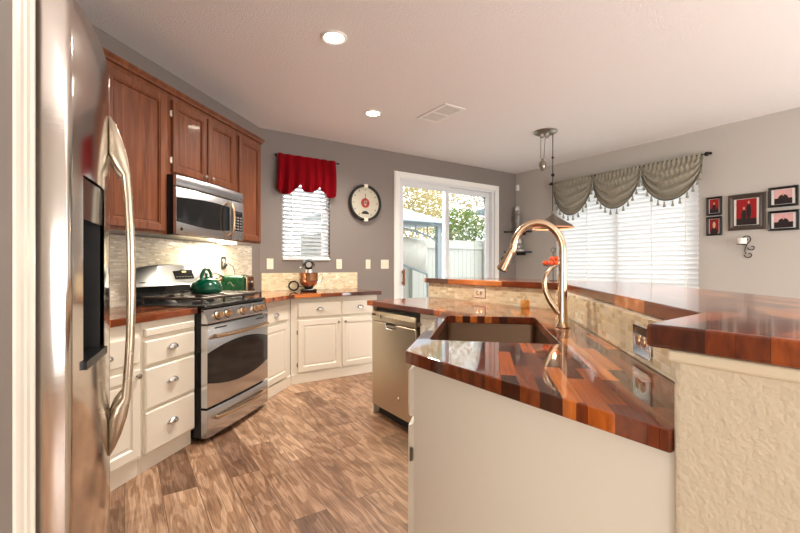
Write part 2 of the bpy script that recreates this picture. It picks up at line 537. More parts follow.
def blinds(name, label, loc, rot, w, z0, z1, pitch, depth, tilt, cords):
    t = thing(name, label, 'window blind', loc, rot)
    m = MB()
    n = int((z1 - z0 - .06) / pitch)
    for i in range(n + 1):
        zc = z0 + .035 + i * pitch
        c, s_ = math.cos(tilt), math.sin(tilt)
        pts = []
        for k in range(5):
            u = (k / 4 - .5) * depth
            bow = .003 * (1 - (2 * k / 4 - 1) ** 2)
            pts.append((u * c - bow * s_, zc + u * s_ + bow * c))
        r0 = [(0, p[0], p[1]) for p in pts] + [(0, p[0] + .0022 * s_, p[1] - .0022 * c) for p in pts[::-1]]
        m.loft([r0, [(w, p[1], p[2]) for p in r0]])
    m.build('slats', 'blind_slat', t)
    MB().box(0, w, -.028, .028, z1 - .045, z1).build('head_rail', 'trim_white', t, bevel=.003)
    MB().box(0, w, -.024, .024, z0, z0 + .02).build('bottom_rail', 'trim_white', t, bevel=.004)
    for c_ in cords:
        mm = MB(); mm.box(c_ - .006, c_ + .006, -depth / 2 * abs(math.cos(tilt)) - .004, -depth / 2 * abs(math.cos(tilt)) - .003, z0 + .02, z1 - .045)
        mm.build('ladder_tape', 'trim_white', t)
    wd = MB(); wd.tube([(.1 if w < 1 else w - .16, -.036, z1 - .04), (.1 if w < 1 else w - .16, -.04, z1 - .7)], .003, 6)
    wd.build('tilt_wand', 'vinyl_white', t)
    return t
blinds('window_blind', 'white horizontal blinds in small kitchen window under red valance', (WX0 + .008, BY + .02, 0), 0, WX1 - WX0 - .016, WZ0 + .02, WZ1 - .01, .047, .05, math.radians(-28), [.1, .48])
blinds('window_blind', 'wide white horizontal blinds in dining window under grey valance', (RX - .035, 3.93, 0), -PI / 2, 1.86, .93, 2.40, .056, .062, math.radians(-66), [.12, .5, .93, 1.36, 1.74])

# ---------------------------------------------------------------- door_1 (sliding patio door)
m = MB()
cs = .085
m.box(3.035, 3.12, BY - .022, BY, 0, 2.485); m.box(4.955, 5.04, BY - .022, BY, 0, 2.485); m.box(3.12, 4.955, BY - .022, BY, 2.40, 2.485)
m.box(3.05, 3.105, BY - .03, BY - .022, 0, 2.47); m.box(4.97, 5.025, BY - .03, BY - .022, 0, 2.47); m.box(3.105, 4.97, BY - .03, BY - .022, 2.415, 2.47)
d1 = struct(m.build('door_1', 'trim_white', bevel=.004), 'white sliding patio door with casing')
m = MB()
m.box(3.10, 3.14, BY - .005, BY + .13, 0, 2.42); m.box(4.90, 4.95, BY - .005, BY + .13, 0, 2.42); m.box(3.14, 4.90, BY - .005, BY + .13, 2.37, 2.42); m.box(3.14, 4.90, BY - .005, BY + .13, 0, .03)
m.build('door_frame', 'vinyl_white', d1, bevel=.004)
def sash(x0, x1, y0, y1):
    m = MB(); m.box(x0, x0 + .06, y0, y1, .03, 2.37); m.box(x1 - .06, x1, y0, y1, .03, 2.37)
    m.box(x0 + .06, x1 - .06, y0, y1, .03, .12); m.box(x0 + .06, x1 - .06, y0, y1, 2.30, 2.37)
    o = m.build('sliding_panel', 'vinyl_white', d1, bevel=.004)
    MB().box(x0 + .06, x1 - .06, (y0 + y1) / 2 - .003, (y0 + y1) / 2 + .003, .12, 2.30).build('pane', 'pane_glass', o)
    return o
s1 = sash(3.14, 4.02, BY + .01, BY + .05)
s2 = sash(3.96, 4.90, BY + .06, BY + .10)
hd = MB(); hd.box(3.165, 3.195, BY - .045, BY - .02, .93, 1.15); hd.box(3.17, 3.19, BY - .02, BY + .01, .95, .98); hd.box(3.17, 3.19, BY - .02, BY + .01, 1.10, 1.13)
hd.build('door_handle', 'wood_brown', s1, bevel=.004)

# ================================================================ COUNTERTOPS
CT0, CT1 = .874, .914
def slab(name, poly, z0, z1, mat, parent, holes=(), bev=.005):
    return MB().prism(poly, z0, z1, holes).build(name, mat, parent, bevel=bev, seg=3)
t = slab('countertop', [DL(1.58, 1.885)[:2], DL(2.466, 1.885)[:2], DL(2.466, 2.448)[:2], DL(1.58, 2.448)[:2]], CT0, CT1, 'butcher_diag', None)
tag(t, 'glossy butcher block countertop between refrigerator and range', 'countertop')
fx = 4.03 - 1.84 * Q
t = slab('countertop', [DL(3.283, 1.84)[:2], (fx, 4.03), (2.42, 4.03), (2.42, BY - .002), (KX + .004, BY - .002), DL(3.283, 2.448)[:2]], CT0, CT1, 'butcher_x', None)
tag(t, 'butcher block countertop in the corner under the small window', 'countertop')

pc = thing('countertop', 'glossy red-brown butcher block sink countertop on the peninsula', 'countertop', (0, 0, 0))
slab('slab', [(1.65, 2.131), (2.293, 2.131), (2.293, 2.985), (1.65, 2.985)], CT0, CT1, 'butcher_y', pc)
SK = [(1.56, -.265), (2.355, -.265), (2.355, .205), (1.56, .205)]
hole = []
for (cs_, ct_), (a0) in zip([(SK[0][0] + .02, SK[0][1] + .02), (SK[1][0] - .02, SK[1][1] + .02), (SK[2][0] - .02, SK[2][1] - .02), (SK[3][0] + .02, SK[3][1] - .02)], (180, 270, 0, 90)):
    for k in range(4):
        a = math.radians(a0 + k * 30)
        hole.append(DL(cs_ + .02 * math.cos(a), ct_ + .02 * math.sin(a))[:2])
slab('slab', [(1.65, 2.129), (1.65, 2.01), (.765, 1.125), (.766, .332), (.958, .332), (2.293, 1.667), (2.293, 2.129)], CT0, CT1, 'butcher_diag', pc, [hole], .004)

BT0, BT1 = 1.044, 1.086
bt = thing('bar_top', 'glossy butcher block raised bar top along the half wall', 'bar top')
slab('slab', [(1.062, -.350), (1.062, .388), (2.27, 1.60), (2.799, 1.386)], BT0, BT1, 'bar_diag', bt, (), .004)
slab('slab', [(2.27, 1.6015), (2.27, 3.03), (2.80, 3.03), (2.80, 1.3875)], BT0, BT1, 'bar_y', bt, (), .004)
slab('slab', [(.757, .368), (.757, -.653), (1.06, -.352), (1.06, .391)], BT0 + .007, BT1 + .005, 'bar_x', bt, (), .006)

# ---------------------------------------------------------------- sink and faucet
sk = thing('kitchen_sink', 'rectangular brown-tinted stainless undermount sink in the peninsula', 'sink', DL(1.96, -.03, .66), DIAG)
def sink_part():
    m = MB()
    a, b, zt, zb, th = .395 + .003, .235 + .003, .213, .02, .004
    def ring(aa, bb, z, r=.03):
        out = []
        for (sx, sy, a0) in ((-1, -1, 180), (1, -1, 270), (1, 1, 0), (-1, 1, 90)):
            for k in range(5):
                an = math.radians(a0 + k * 22.5)
                out.append((sx * (aa - r) + r * math.cos(an), sy * (bb - r) + r * math.sin(an), z))
        return out
    m.loft([ring(a + .012, b + .012, zt - .002), ring(a + .012, b + .012, zt), ring(a, b, zt), ring(a, b, zb + .03), ring(a - .008, b - .008, zb + .006), ring(a - .03, b - .03, zb),
            ring(a - .03, b - .03, zb - .004), ring(a - .006, b - .006, zb), ring(a + .004, b + .004, zb + .03), ring(a + .004, b + .004, zt - .002)], caps=False)
    # close the bottom
    m.bm.faces.new([m.bm.verts.new(p) for p in ring(a - .03, b - .03, zb)])
    return m
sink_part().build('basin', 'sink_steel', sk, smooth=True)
MB().lathe([(.001, .0), (.045, .0), (.05, .004), (.03, .004), (.028, .001), (.001, .001)], (0, .05, .0205)).build('drain', 'chrome', sk, smooth=True)

fa = thing('faucet', 'tall warm-toned gooseneck pull-down faucet beside the sink', 'faucet', DL(1.99, -.345, CT1), DIAG)
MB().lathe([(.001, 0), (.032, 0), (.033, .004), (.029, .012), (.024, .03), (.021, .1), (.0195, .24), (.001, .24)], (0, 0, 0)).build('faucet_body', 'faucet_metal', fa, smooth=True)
pts = [(0, 0, .2), (0, 0, .3), (0, 0, .345)]
for k in range(1, 36):
    a_ = PI * k / 36 * 1.02
    pts.append((0, .108 - .108 * math.cos(a_), .35 + .125 * math.sin(a_)))
pts += [(0, .226, .335)]
MB().tube(pts, [.0185, .018, .0172] + [.0165] * 35 + [.016], 24).build('spout', 'faucet_metal', fa, smooth=True)
p0 = Vector((0, .222, .355)); dr = Vector((0, .042, -.088))
MB().tube([p0, p0 + dr * .3, p0 + dr * .7, p0 + dr * 1.05, p0 + dr * 1.1], [.0165, .018, .022, .0255, .020], 18).build('spray_head', 'faucet_metal', fa, smooth=True)
MB().tube([p0 + dr * 1.1, p0 + dr * 1.13], [.0205, .02], 18).build('nozzle', 'black_matte', fa)
MB().tube([p0 + dr * .45 + Vector((0, .016, .006)), p0 + dr * .62 + Vector((0, .021, .006))], .006, 8).build('spray_button', 'dark_metal', fa, smooth=True)
lv = MB()
lv.tube([(0, .006, .055), (0, .03, .085), (0, .056, .125), (0, .073, .165), (0, .079, .2), (0, .07, .24), (0, .045, .272), (0, .028, .282)],
        [.017, .016, .0145, .0125, .011, .010, .008, .005], 10)
lv.tube([(0, .066, .15), (0, .05, .12), (0, .03, .1), (0, .008, .09)], [.009, .008, .008, .006], 10)
lv.build('handle', 'faucet_metal', fa, smooth=True)

# ================================================================ CABINET HELPERS
def door_panel(parent, name, x0, x1, z0, z1, y, mat, th=.02, style='white'):
    if style == 'white':
        lp = [(0, 0), (0, -th + .003), (.003, -th), (.052, -th), (.06, -th + .009), (.072, -th + .009), (.078, -th + .006)]
    elif style == 'drawer':
        lp = [(0, 0), (0, -th + .006), (.006, -th), (.014, -th), (.016, -th)]
    elif style == 'cherry':
        lp = [(0, 0), (0, -th + .004), (.004, -th), (.045, -th), (.047, -th + .004), (.054, -th + .004), (.058, -th + .015), (.066, -th + .015), (.069, -th + .012)]
    return MB().panel(x0, x1, z0, z1, y, lp).build(name, mat, parent)

def cup_pull(parent, x, z, y, w=.085):
    m = MB()
    rings = []
    for i in range(9):
        u = -1 + 2 * i / 8
        xx = u * w / 2
        sc = max(.12, math.sqrt(max(0, 1 - u * u * .98)))
        ring = []
        for k in range(7):
            a_ = PI / 2 * k / 6
            ring.append((x + xx, y - .002 - .026 * sc * math.sin(a_), z - .014 + .03 * sc * math.cos(a_)))
        ring += [(p[0], p[1] + (.003 if j else 0), p[2] - .002) for j, p in enumerate(ring[::-1])]
        rings.append(ring)
    m.loft(rings)
    m.box(x - w / 2 - .004, x + w / 2 + .004, y - .003, y, z - .016, z - .008)
    m.build('handle', 'chrome', parent, smooth=True)

def knob(parent, x, z, y, mat='pendant_metal', r=.014):
    MB().lathe([(.001, 0), (.007, 0), (.006, -.01), (r, -.016), (r, -.022), (r * .6, -.027), (.001, -.028)], (x, y, z), 16, 'y').build('knob', mat, parent, smooth=True)

def hinge(parent, x, z, y, mat='pendant_metal'):
    m = MB(); m.tube([(x, y - .006, z - .022), (x, y - .006, z + .022)], .005, 8); m.box(x - .008, x + .008, y - .003, y, z - .018, z + .018)
    m.build('hinge', mat, parent)

GB = 'white base cabinets'
# ---- base cabinet with narrow door (left of drawers)
FT = 1.915   # face of diag cabinets (t)
b = thing('base_cabinet', 'cream base cabinet with one drawer over one door beside the refrigerator', 'cabinet', DL(1.555, FT), DIAG, GB)
m = MB(); m.box(0, .468, 0, .54, .1, CT0 - .001); m.build('body', 'cabinet_paint', b, bevel=.002)
d = door_panel(b, 'door', .03, .445, .125, .615, -.001, 'cabinet_paint'); knob(d, .42, .58, -.021)
d = door_panel(b, 'drawer', .03, .445, .65, .80, -.001, 'cabinet_paint', style='drawer'); cup_pull(d, .225, .72, -.021)
MB().box(0, .468, .02, .034, 0, .099).build('base_board', 'cabinet_paint', b, bevel=.003)
# ---- drawer stack
b = thing('base_cabinet', 'cream base cabinet with stack of three drawers left of the range', 'cabinet', DL(2.025, FT), DIAG, GB)
MB().box(0, .443, 0, .54, .1, CT0 - .001).build('body', 'cabinet_paint', b, bevel=.002)
for z0, z1 in ((.785, .83),):
    door_panel(b, 'false_front', .012, .423, z0, z1, -.001, 'cabinet_paint', style='drawer')
for z0, z1 in ((.622, .76), (.37, .60), (.115, .35)):
    d = door_panel(b, 'drawer', .012, .423, z0, z1, -.001, 'cabinet_paint', style='drawer')
    cup_pull(d, .218, (z0 + z1) / 2 + .015, -.021)
MB().box(0, .435, .02, .034, 0, .099).build('base_board', 'cabinet_paint', b, bevel=.003)
# ---- right of range
cr = 4.06 - 0.0
kx_s = (4.095 + (4.095 - FT * Q)) / Q      # s where t=FT meets y=4.095
b = thing('base_cabinet', 'white angled base cabinet between the range and the corner', 'cabinet', DL(3.287, FT), DIAG, GB)
L_ = kx_s - 3.287
MB().prism([(0, 0), (L_ - .002, 0), (L_ + .36, .363), (L_ + .36, .53), (0, .53)], 0, CT0 - .001).build('body', 'cabinet_paint', b, bevel=.002)
d = door_panel(b, 'drawer', .03, L_ - .085, .67, .82, -.001, 'cabinet_paint', style='drawer'); cup_pull(d, (L_ - .055) / 2, .745, -.021)
d = door_panel(b, 'door', .03, L_ - .085, .115, .64, -.001, 'cabinet_paint')
MB().box(0, L_ - .006, -.012, 0, 0, .098).build('base_board', 'cabinet_paint', b, bevel=.003)
# ---- back wall run
x0 = 4.095 - FT * Q
b = thing('base_cabinet', 'white base cabinet with two drawers over two doors under the window', 'cabinet', (x0, 4.095, 0), 0, GB)
Wd = 2.395 - x0
MB().prism([(.004, 0), (Wd, 0), (Wd, .64), (.37, .64), (.37, .36)], 0, CT0 - .001).build('body', 'cabinet_paint', b, bevel=.002)
for xa, xb in ((1.463, 1.935), (1.955, 2.385)):
    xa -= x0; xb -= x0
    d = door_panel(b, 'drawer', xa, xb, .67, .82, -.001, 'cabinet_paint', style='drawer'); cup_pull(d, (xa + xb) / 2, .755, -.021)
    d = door_panel(b, 'door', xa, xb, .115, .64, -.001, 'cabinet_paint')
    knob(d, (xb - .03) if xa < .3 else (xa + .03), .60, -.021)
    if xa < .3:
        hinge(d, xa - .003, .52, -.004); hinge(d, xa - .003, .19, -.004)
MB().box(.008, Wd, -.012, 0, 0, .098).build('base_board', 'cabinet_paint', b, bevel=.003)

# ---- peninsula sink cabinet
b = thing('sink_cabinet', 'cream peninsula sink cabinet with plain end panel facing the refrigerator', 'cabinet', (0, 0, 0), 0)
MB().box(.80, .818, .33, 1.125, 0, CT0 - .001).build('end_panel', 'cabinet_paint', b, bevel=.002)
# diagonal face frame, facing +t ; built in diag frame turned round
dg = MB()
p_ = [(.802, 1.128), (1.69, 2.016), (1.702, 2.004), (.82, 1.11)]
dg.prism(p_, .0, CT0 - .001)
dg.build('face_frame', 'cabinet_paint', b)
MB().prism([(1.69, 2.018), (1.69, 2.30), (1.71, 2.30), (1.71, 2.01)], 0, CT0 - .001).build('corner_panel', 'cabinet_paint', b)
dl = (1.69 - .802) * Q
def diag_front(name, u0, u1, z0, z1, style='white'):
    # local frame: x from far end towards near end, y into cabinet (-t)
    o = door_panel(b, name, u0, u1, z0, z1, -.001, 'cabinet_paint', style=style)
    o.location = (1.69, 2.016, 0); o.rotation_euler = (0, 0, -PI * 3 / 4)
    return o
diag_front('drawer', dl - .60, dl - .008, .69, .845, 'drawer')
diag_front('drawer', .03, .62, .69, .845, 'drawer')
dd = diag_front('door', dl - .60, dl - .008, .115, .66)
hinge(dd, dl - .002, .565, -.004)
diag_front('door', .03, .62, .115, .66)
# narrow front next to the dishwasher
o = door_panel(b, 'door', .02, .27, .115, .84, -.001, 'cabinet_paint'); o.location = (1.69, 2.295, 0); o.rotation_euler = (0, 0, -PI / 2)
knob(o, .035, .80, -.021)

# ---- dishwasher
dw = thing('dishwasher', 'stainless dishwasher built in under the peninsula countertop', 'dishwasher', (1.69, 2.945, 0), -PI / 2)
MB().box(.008, .622, .03, .57, .09, .868).build('body', 'black_matte', dw)
MB().box(.012, .618, -.02, .03, .085, .755).build('door', 'steel_dish', dw, bevel=.004)
m = MB(); m.loft([[(.012, -.02, .762), (.012, -.024, .80), (.012, -.018, .836), (.012, .03, .836), (.012, .03, .762)], [(.618, -.02, .762), (.618, -.024, .80), (.618, -.018, .836), (.618, .03, .836), (.618, .03, .762)]])
cp = m.build('control_panel', 'steel_dish', dw, bevel=.002)
MB().box(.02, .075, -.0255, -.023, .80, .815).build('badge', 'dark_metal', cp)
MB().box(.15, .165, -.0255, -.023, .785, .812).build('button', 'black_matte', cp)
for k in range(6): MB().box(.22 + k * .05, .24 + k * .05, -.0252, -.023, .797, .801).build('button', 'vent_dark', cp)
m = MB(); m.panel(.225, .36, .718, .7545, -.0195, [(0, .0), (0, -.003), (.006, -.003), (.012, .0)])
m.build('handle_pocket', 'dark_gap', dw)
m = MB(); m.tube([(.222, -.022, .755), (.232, -.023, .726), (.25, -.024, .716), (.335, -.024, .716), (.353, -.023, .726), (.363, -.022, .755)], .004, 8)
m.build('handle', 'chrome', dw, smooth=True)
MB().lathe([(.001, 0), (.016, 0), (.015, -.003), (.001, -.004)], (.40, -.0205, .22), 16, 'y').build('emblem', 'chrome', dw)
MB().box(.02, .61, .045, .06, 0, .085).build('kick_plate', 'black_matte', dw)
t = MB().box(1.692, 2.29, 2.947, 2.967, 0, CT0 - .001).build('end_panel', 'cabinet_paint', bevel=.002)
tag(t, 'narrow cream side panel on the far side of the dishwasher', 'panel')

# ================================================================ RANGE
rg = thing('range', 'stainless gas range with arched oven window and black grates', 'range', DL(2.472, 1.845), DIAG)
RW = .792
MB().box(.004, RW - .004, .02, .60, .03, .905).build('body', 'black_enamel', rg, bevel=.003)
m = MB()
# oven door with bowed face
def bowed(x0, x1, z0, z1, y0, depth, bow, n=10):
    rings = []
    for i in range(n + 1):
        u = i / n; x = x0 + (x1 - x0) * u
        f = y0 - depth - bow * (1 - (2 * u - 1) ** 2)
        rings.append([(x, y0, z0), (x, f + .004, z0), (x, f, z0 + .006), (x, f, z1 - .006), (x, f + .004, z1), (x, y0, z1)])
    return MB().loft(rings)
od = bowed(0, RW, .238, .79, .02, .045, .012).build('oven_door', 'steel_h', rg, smooth=True)
# arched glass
def arch_poly(x0, x1, zl, zt, zb, n=14):
    top = [(x0 + (x1 - x0) * i / n, zl[1] + zt * (1 - (2 * i / n - 1) ** 2)) for i in range(n + 1)]
    bot = [(x0 + (x1 - x0) * i / n, zl[0] - zb * (1 - (2 * i / n - 1) ** 2)) for i in range(n + 1)]
    return bot, top
def arch_panel(x0, x1, zl, zt, zb, yf, th, n=16):
    bot, top = arch_poly(x0, x1, zl, zt, zb, n)
    rings = []
    for (xb, zb_), (xt, zt_) in zip(bot, top):
        y = yf(xb)
        rings.append([(xb, y + th, zb_), (xb, y, zb_), (xt, y, zt_), (xt, y + th, zt_)])
    return MB().loft(rings)
fy = lambda x: .02 - .045 - .012 * (1 - (2 * x / RW - 1) ** 2) - .002
arch_panel(.004, RW - .004, (.405, .605), .055, .055, fy, .004).build('oven_window', 'black_gloss', od, smooth=True)
m = MB(); pp = [(.07, -.028, .715)] + [(.07 + (RW - .14) * k / 12, -.062 - .022 * (1 - (k / 6 - 1) ** 2), .715 + .0 * k) for k in range(13)] + [(RW - .07, -.028, .715)]
m.tube(pp, .014, 12); m.build('handle', 'nickel', od, smooth=True)
MB().box(.08, RW - .08, -.034, -.0315, .762, .772).build('vent_slots', 'black_matte', od)
dr_ = bowed(0, RW, .035, .222, .02, .045, .012).build('drawer', 'steel_h', rg, smooth=True)
m = MB(); pp = [(.08, -.03, .155)] + [(.08 + (RW - .16) * k / 12, -.05 - .025 * (1 - (k / 6 - 1) ** 2), .155) for k in range(13)] + [(RW - .08, -.03, .155)]
m.tube(pp, .013, 12); m.build('handle', 'nickel', dr_, smooth=True)
# knob panel
m = MB(); pf = [(.02, .802), (-.028, .802), (-.03, .815), (.0, .895), (.02, .905)]
m.loft([[(0, a_, b_) for a_, b_ in pf], [(RW, a_, b_) for a_, b_ in pf]])
kp = m.build('control_panel', 'steel_h', rg, bevel=.002)
for xk in (.12, .235, .425, .61, .695):
    kk = MB().lathe([(.001, 0), (.027, 0), (.026, -.006), (.021, -.01), (.020, -.032), (.017, -.036), (.001, -.036)], (0, 0, 0), 18, 'y')
    kk.box(-.003, .003, -.04, -.036, -.018, .018)
    rb = MB().lathe([(.001, .002), (.034, .002), (.033, -.004), (.001, -.004)], (0, 0, 0), 20, 'y').build('knob_ring', 'black_matte', kp); rb.location = (xk, -.015, .848); rb.rotation_euler = (math.radians(-20), 0, 0)
    ko = kk.build('knob', 'copper_knob', kp, smooth=True); ko.location = (xk, -.017, .848); ko.rotation_euler = (math.radians(-20), 0, 0)
MB().box(0, RW, -.004, .53, .905, .925).build('cooktop', 'black_enamel', rg, bevel=.006)
# burners and grates
for bx, by, br_ in ((.16, .15, .045), (.16, .40, .035), (.63, .15, .045), (.63, .40, .035), (.395, .27, .05)):
    MB().lathe([(.001, .925), (br_ + .012, .925), (br_ + .012, .932), (br_, .938), (br_ - .004, .945), (.001, .946)], (bx, by, 0), 18).build('burner', 'black_matte', rg, smooth=True)
for gx0, gx1 in ((.02, .265), (.275, .517), (.527, .772)):
    g = MB(); zt = .970; r_ = .0095
    g.tube([(gx0, .03, .928), (gx0, .03, zt), (gx1, .03, zt), (gx1, .03, .928)], r_, 8)
    g.tube([(gx0, .50, .928), (gx0, .50, zt), (gx1, .50, zt), (gx1, .50, .928)], r_, 8)
    g.tube([(gx0, .03, zt), (gx0, .50, zt)], r_, 8); g.tube([(gx1, .03, zt), (gx1, .50, zt)], r_, 8)
    g.tube([(gx0, .27, zt), (gx1, .27, zt)], r_, 8)
    xm = (gx0 + gx1) / 2
    for yy in (.03, .50):
        g.tube([(xm, yy, zt), (xm, yy + (.09 if yy < .2 else -.09), zt + .004)], r_, 8)
    for yy in (.15, .39):
        g.tube([(gx0, yy, zt), (gx0 + .08, yy, zt + .004)], r_, 8); g.tube([(gx1, yy, zt), (gx1 - .08, yy, zt + .004)], r_, 8)
    g.build('grate', 'grate_iron', rg, smooth=True)
# back guard
n = 14
rings = []
for i in range(n + 1):
    u = i / n; x = .0 + RW * u
    zt = 1.168 + .04 * (1 - (2 * u - 1) ** 2)
    rings.append([(x, .60, 1.045), (x, .535, 1.045), (x, .548, 1.06), (x, .575, zt - .008), (x, .585, zt), (x, .60, zt)])
bg_ = MB().loft(rings).build('back_guard', 'steel_guard', rg, smooth=True)
MB().box(0, RW, .54, .60, .905, 1.044).build('rear_panel', 'black_gloss', rg, bevel=.004)
def on_guard(z): return .548 + .027 * (z - 1.06) / .12
m = MB(); m.loft([[(.40, on_guard(1.09) - .003, 1.09), (.62, on_guard(1.09) - .003, 1.09), (.61, on_guard(1.165) - .003, 1.165), (.38, on_guard(1.165) - .003, 1.165)],
        [(.40, on_guard(1.09) + .004, 1.09), (.62, on_guard(1.09) + .004, 1.09), (.61, on_guard(1.165) + .004, 1.165), (.38, on_guard(1.165) + .004, 1.165)]])
ds = m.build('display', 'black_gloss', bg_)
m = MB(); m.box(.485, .53, on_guard(1.15) - .006, on_guard(1.15) - .001, 1.142, 1.154); m.build('clock_digits', 'display_glow', ds)
m = MB()
for k in range(6):
    m.box(.41 + k * .033, .43 + k * .033, on_guard(1.108) - .006, on_guard(1.108) - .001, 1.106, 1.111)
m.build('button', 'vent_dark', ds)
MB().box(.05, .10, on_guard(1.075) - .004, on_guard(1.075), 1.072, 1.078).build('badge', 'dark_metal', bg_)
for k in (.06, .73):
    for yy in (.08, .54): MB().lathe([(.001, 0), (.018, 0), (.014, .03), (.001, .03)], (k, yy, .001), 10).build('foot', 'black_matte', rg)

# ================================================================ MICROWAVE
mw = thing('microwave', 'stainless over-the-range microwave with arched dark window', 'microwave', DL(2.474, 2.06), DIAG)
MW = .80
MB().box(.003, MW - .003, .022, .38, 1.408, 1.822).build('body', 'black_enamel', mw, bevel=.003)
vt = bowed(0, MW, 1.745, 1.822, .022, .022, .012).build('vent_panel', 'steel_h', mw, smooth=True)
dv_ = bowed(0, .63, 1.412, 1.737, .022, .022, .010).build('door', 'steel_h', mw, smooth=True)
cpn = bowed(.634, MW, 1.412, 1.737, .022, .026, .002).build('control_panel', 'steel_h', mw, smooth=True)
fm = lambda x: .022 - .022 - .010 * (1 - (2 * x / .63 - 1) ** 2) - .002
bot = []; n = 16; rings = []
for i in range(n + 1):
    u = i / n; x = .004 + .60 * u; y = fm(x)
    zt = 1.60 + .062 * (1 - (1 - u) ** 2) * (1 if True else 0) - .0 + .0
    zt = 1.655 + .028 * (1 - (2 * (u * .55) - .25) ** 2 * 4)
    zt = 1.665 + .018 * math.sin(u * PI * .8)
    zb = 1.50 - .028 * math.sin(u * PI * .8)
    rings.append([(x, y + .004, zb), (x, y, zb), (x, y, zt), (x, y + .004, zt)])
MB().loft(rings).build('window', 'black_gloss', dv_, smooth=True)
m = MB(); m.tube([(.575, -.01, 1.44), (.575, -.04, 1.455), (.575, -.056, 1.50), (.575, -.062, 1.575), (.575, -.056, 1.65), (.575, -.04, 1.695), (.575, -.01, 1.71)], [.011, .012, .012, .012, .012, .012, .011], 12)
m.build('handle', 'copper_knob', dv_, smooth=True)
m = MB(); m.box(.655, MW - .02, -.0075, -.004, 1.49, 1.655); kp_ = m.build('keypad', 'black_gloss', cpn)
for r_ in range(5):
    for c_ in range(3):
        MB().box(.663 + c_ * .04, .69 + c_ * .04, -.0085, -.0074, 1.50 + r_ * .024, 1.513 + r_ * .024).build('button', 'vent_dark', kp_)
MB().box(.675, .765, -.0085, -.0074, 1.63, 1.648).build('display', 'dark_gap', kp_)
MB().lathe([(.001, 0), (.012, 0), (.001, -.002)], (.05, fm(.05) + .0015, 1.45), 14, 'y').build('emblem', 'dark_metal', dv_)
m = MB(); m.box(.55, .75, .10, .16, 1.403, 1.408); m.build('cooktop_lamp', 'lamp_glow', mw)
p_ = DL(2.474 + .70, 2.06 + .17, 1.395)
lamp('hood_lamp', 'AREA', p_, (0, 0, 0), 3.6, (1, .86, .64), .18, .06)
p2 = DL(3.45, 2.33, 1.395)
lamp('under_cabinet_lamp', 'AREA', p2, (0, 0, 0), 2.5, (1, .86, .64), .2, .05)
MB().box(-.10, .10, -.03, .03, 1.399, 1.409).build('under_cabinet_light', 'lamp_glow', loc=(p2[0], p2[1], 0), rot=DIAG)
tag(bpy.data.objects['under_cabinet_light'], 'small glowing light strip under the right-hand wall cabinet', 'light')

# ================================================================ UPPER CABINETS
UG = 'brown wall cabinets'
UT = 2.14
def upper(label, s0, s1, z0, doors, knobs=(), hinges=()):
    b = thing('wall_cabinet', label, 'cabinet', DL(s0, UT), DIAG, UG)
    MB().box(0, s1 - s0, 0, .318, z0, 2.385).build('body', 'cherry_dark', b, bevel=.002)
    MB().box(0, s1 - s0, -.004, -.0005, z0 + .0, 2.385).build('face_frame', 'cherry', b)
    for i, (a_, c_) in enumerate(doors):
        d = door_panel(b, 'door', a_ - s0, c_ - s0, z0 + .018, 2.345, -.005, 'cherry', style='cherry')
        for (di, kx, kz) in knobs:
            if di == i: knob(d, kx - s0, kz, -.026, 'pendant_metal', .013)
        for (di, hx) in hinges:
            if di == i:
                for hz in (z0 + .10, 2.25): hinge(d, hx - s0, hz, -.008, 'cream_plastic')
    return b
upper('tall brown wall cabinet left of the microwave', 1.95, 2.478, 1.41, [(1.985, 2.445)])
upper('short brown two-door wall cabinet above the microwave', 2.479, 3.283, 1.828, [(2.515, 2.872), (2.89, 3.245)], [(0, 2.84, 1.88), (1, 2.925, 1.88)], [(0, 2.508)])
upper('tall brown wall cabinet right of the microwave', 3.284, 3.70, 1.41, [(3.315, 3.665)])
m = MB(); pf = [(-.004, 2.386), (-.02, 2.386), (-.02, 2.395), (-.02, 2.402), (-.032, 2.412), (-.036, 2.418), (-.036, 2.424), (.318, 2.424), (.318, 2.386)]
m.loft([[(0, a_, b_) for a_, b_ in pf], [(1.79, a_, b_) for a_, b_ in pf]])
t = m.build('crown_moulding', 'cherry', loc=DL(1.93, UT), rot=DIAG)
tag(t, 'dark brown crown moulding along the top of the wall cabinets', 'moulding')

# ================================================================ BACKSPLASHES
t = MB().box(0, 4.06 - 1.58, -.010, -.001, CT1 + .001, 1.405).build('backsplash', 'mosaic_range', loc=DL(1.58, 2.46), rot=DIAG)
tag(t, 'full-height pale mosaic tile backsplash behind the range', 'backsplash')
m = MB(); m.box(KX + .02, 2.478, -.010, -.001, CT1 + .001, 1.115)
t = m.build('backsplash', 'mosaic_warm_lit', loc=(0, BY, 0))
tag(t, 'low cream mosaic tile strip under the small window', 'backsplash')
bs = thing('backsplash', 'mosaic tile band, coloured golden as under warm light, between peninsula countertop and raised bar', 'backsplash', (2.3, 3.0, 0), -PI / 2)
MB().box(.003, 3.0 - 1.667, -.007, -.0005, CT1 + .001, 1.0425).build('tile_band', 'mosaic_warm_lit', bs)
o = MB().box(0, (2.3 - .99) * Q, -.007, -.0005, CT1 + .001, 1.0425).build('tile_band', 'mosaic_warm_lit', bs)
bpy.context.view_layer.update()
o.matrix_parent_inverse = bs.matrix_world.inverted()
o.location = (2.3, 1.664, 0); o.rotation_euler = (0, 0, -PI * 3 / 4)

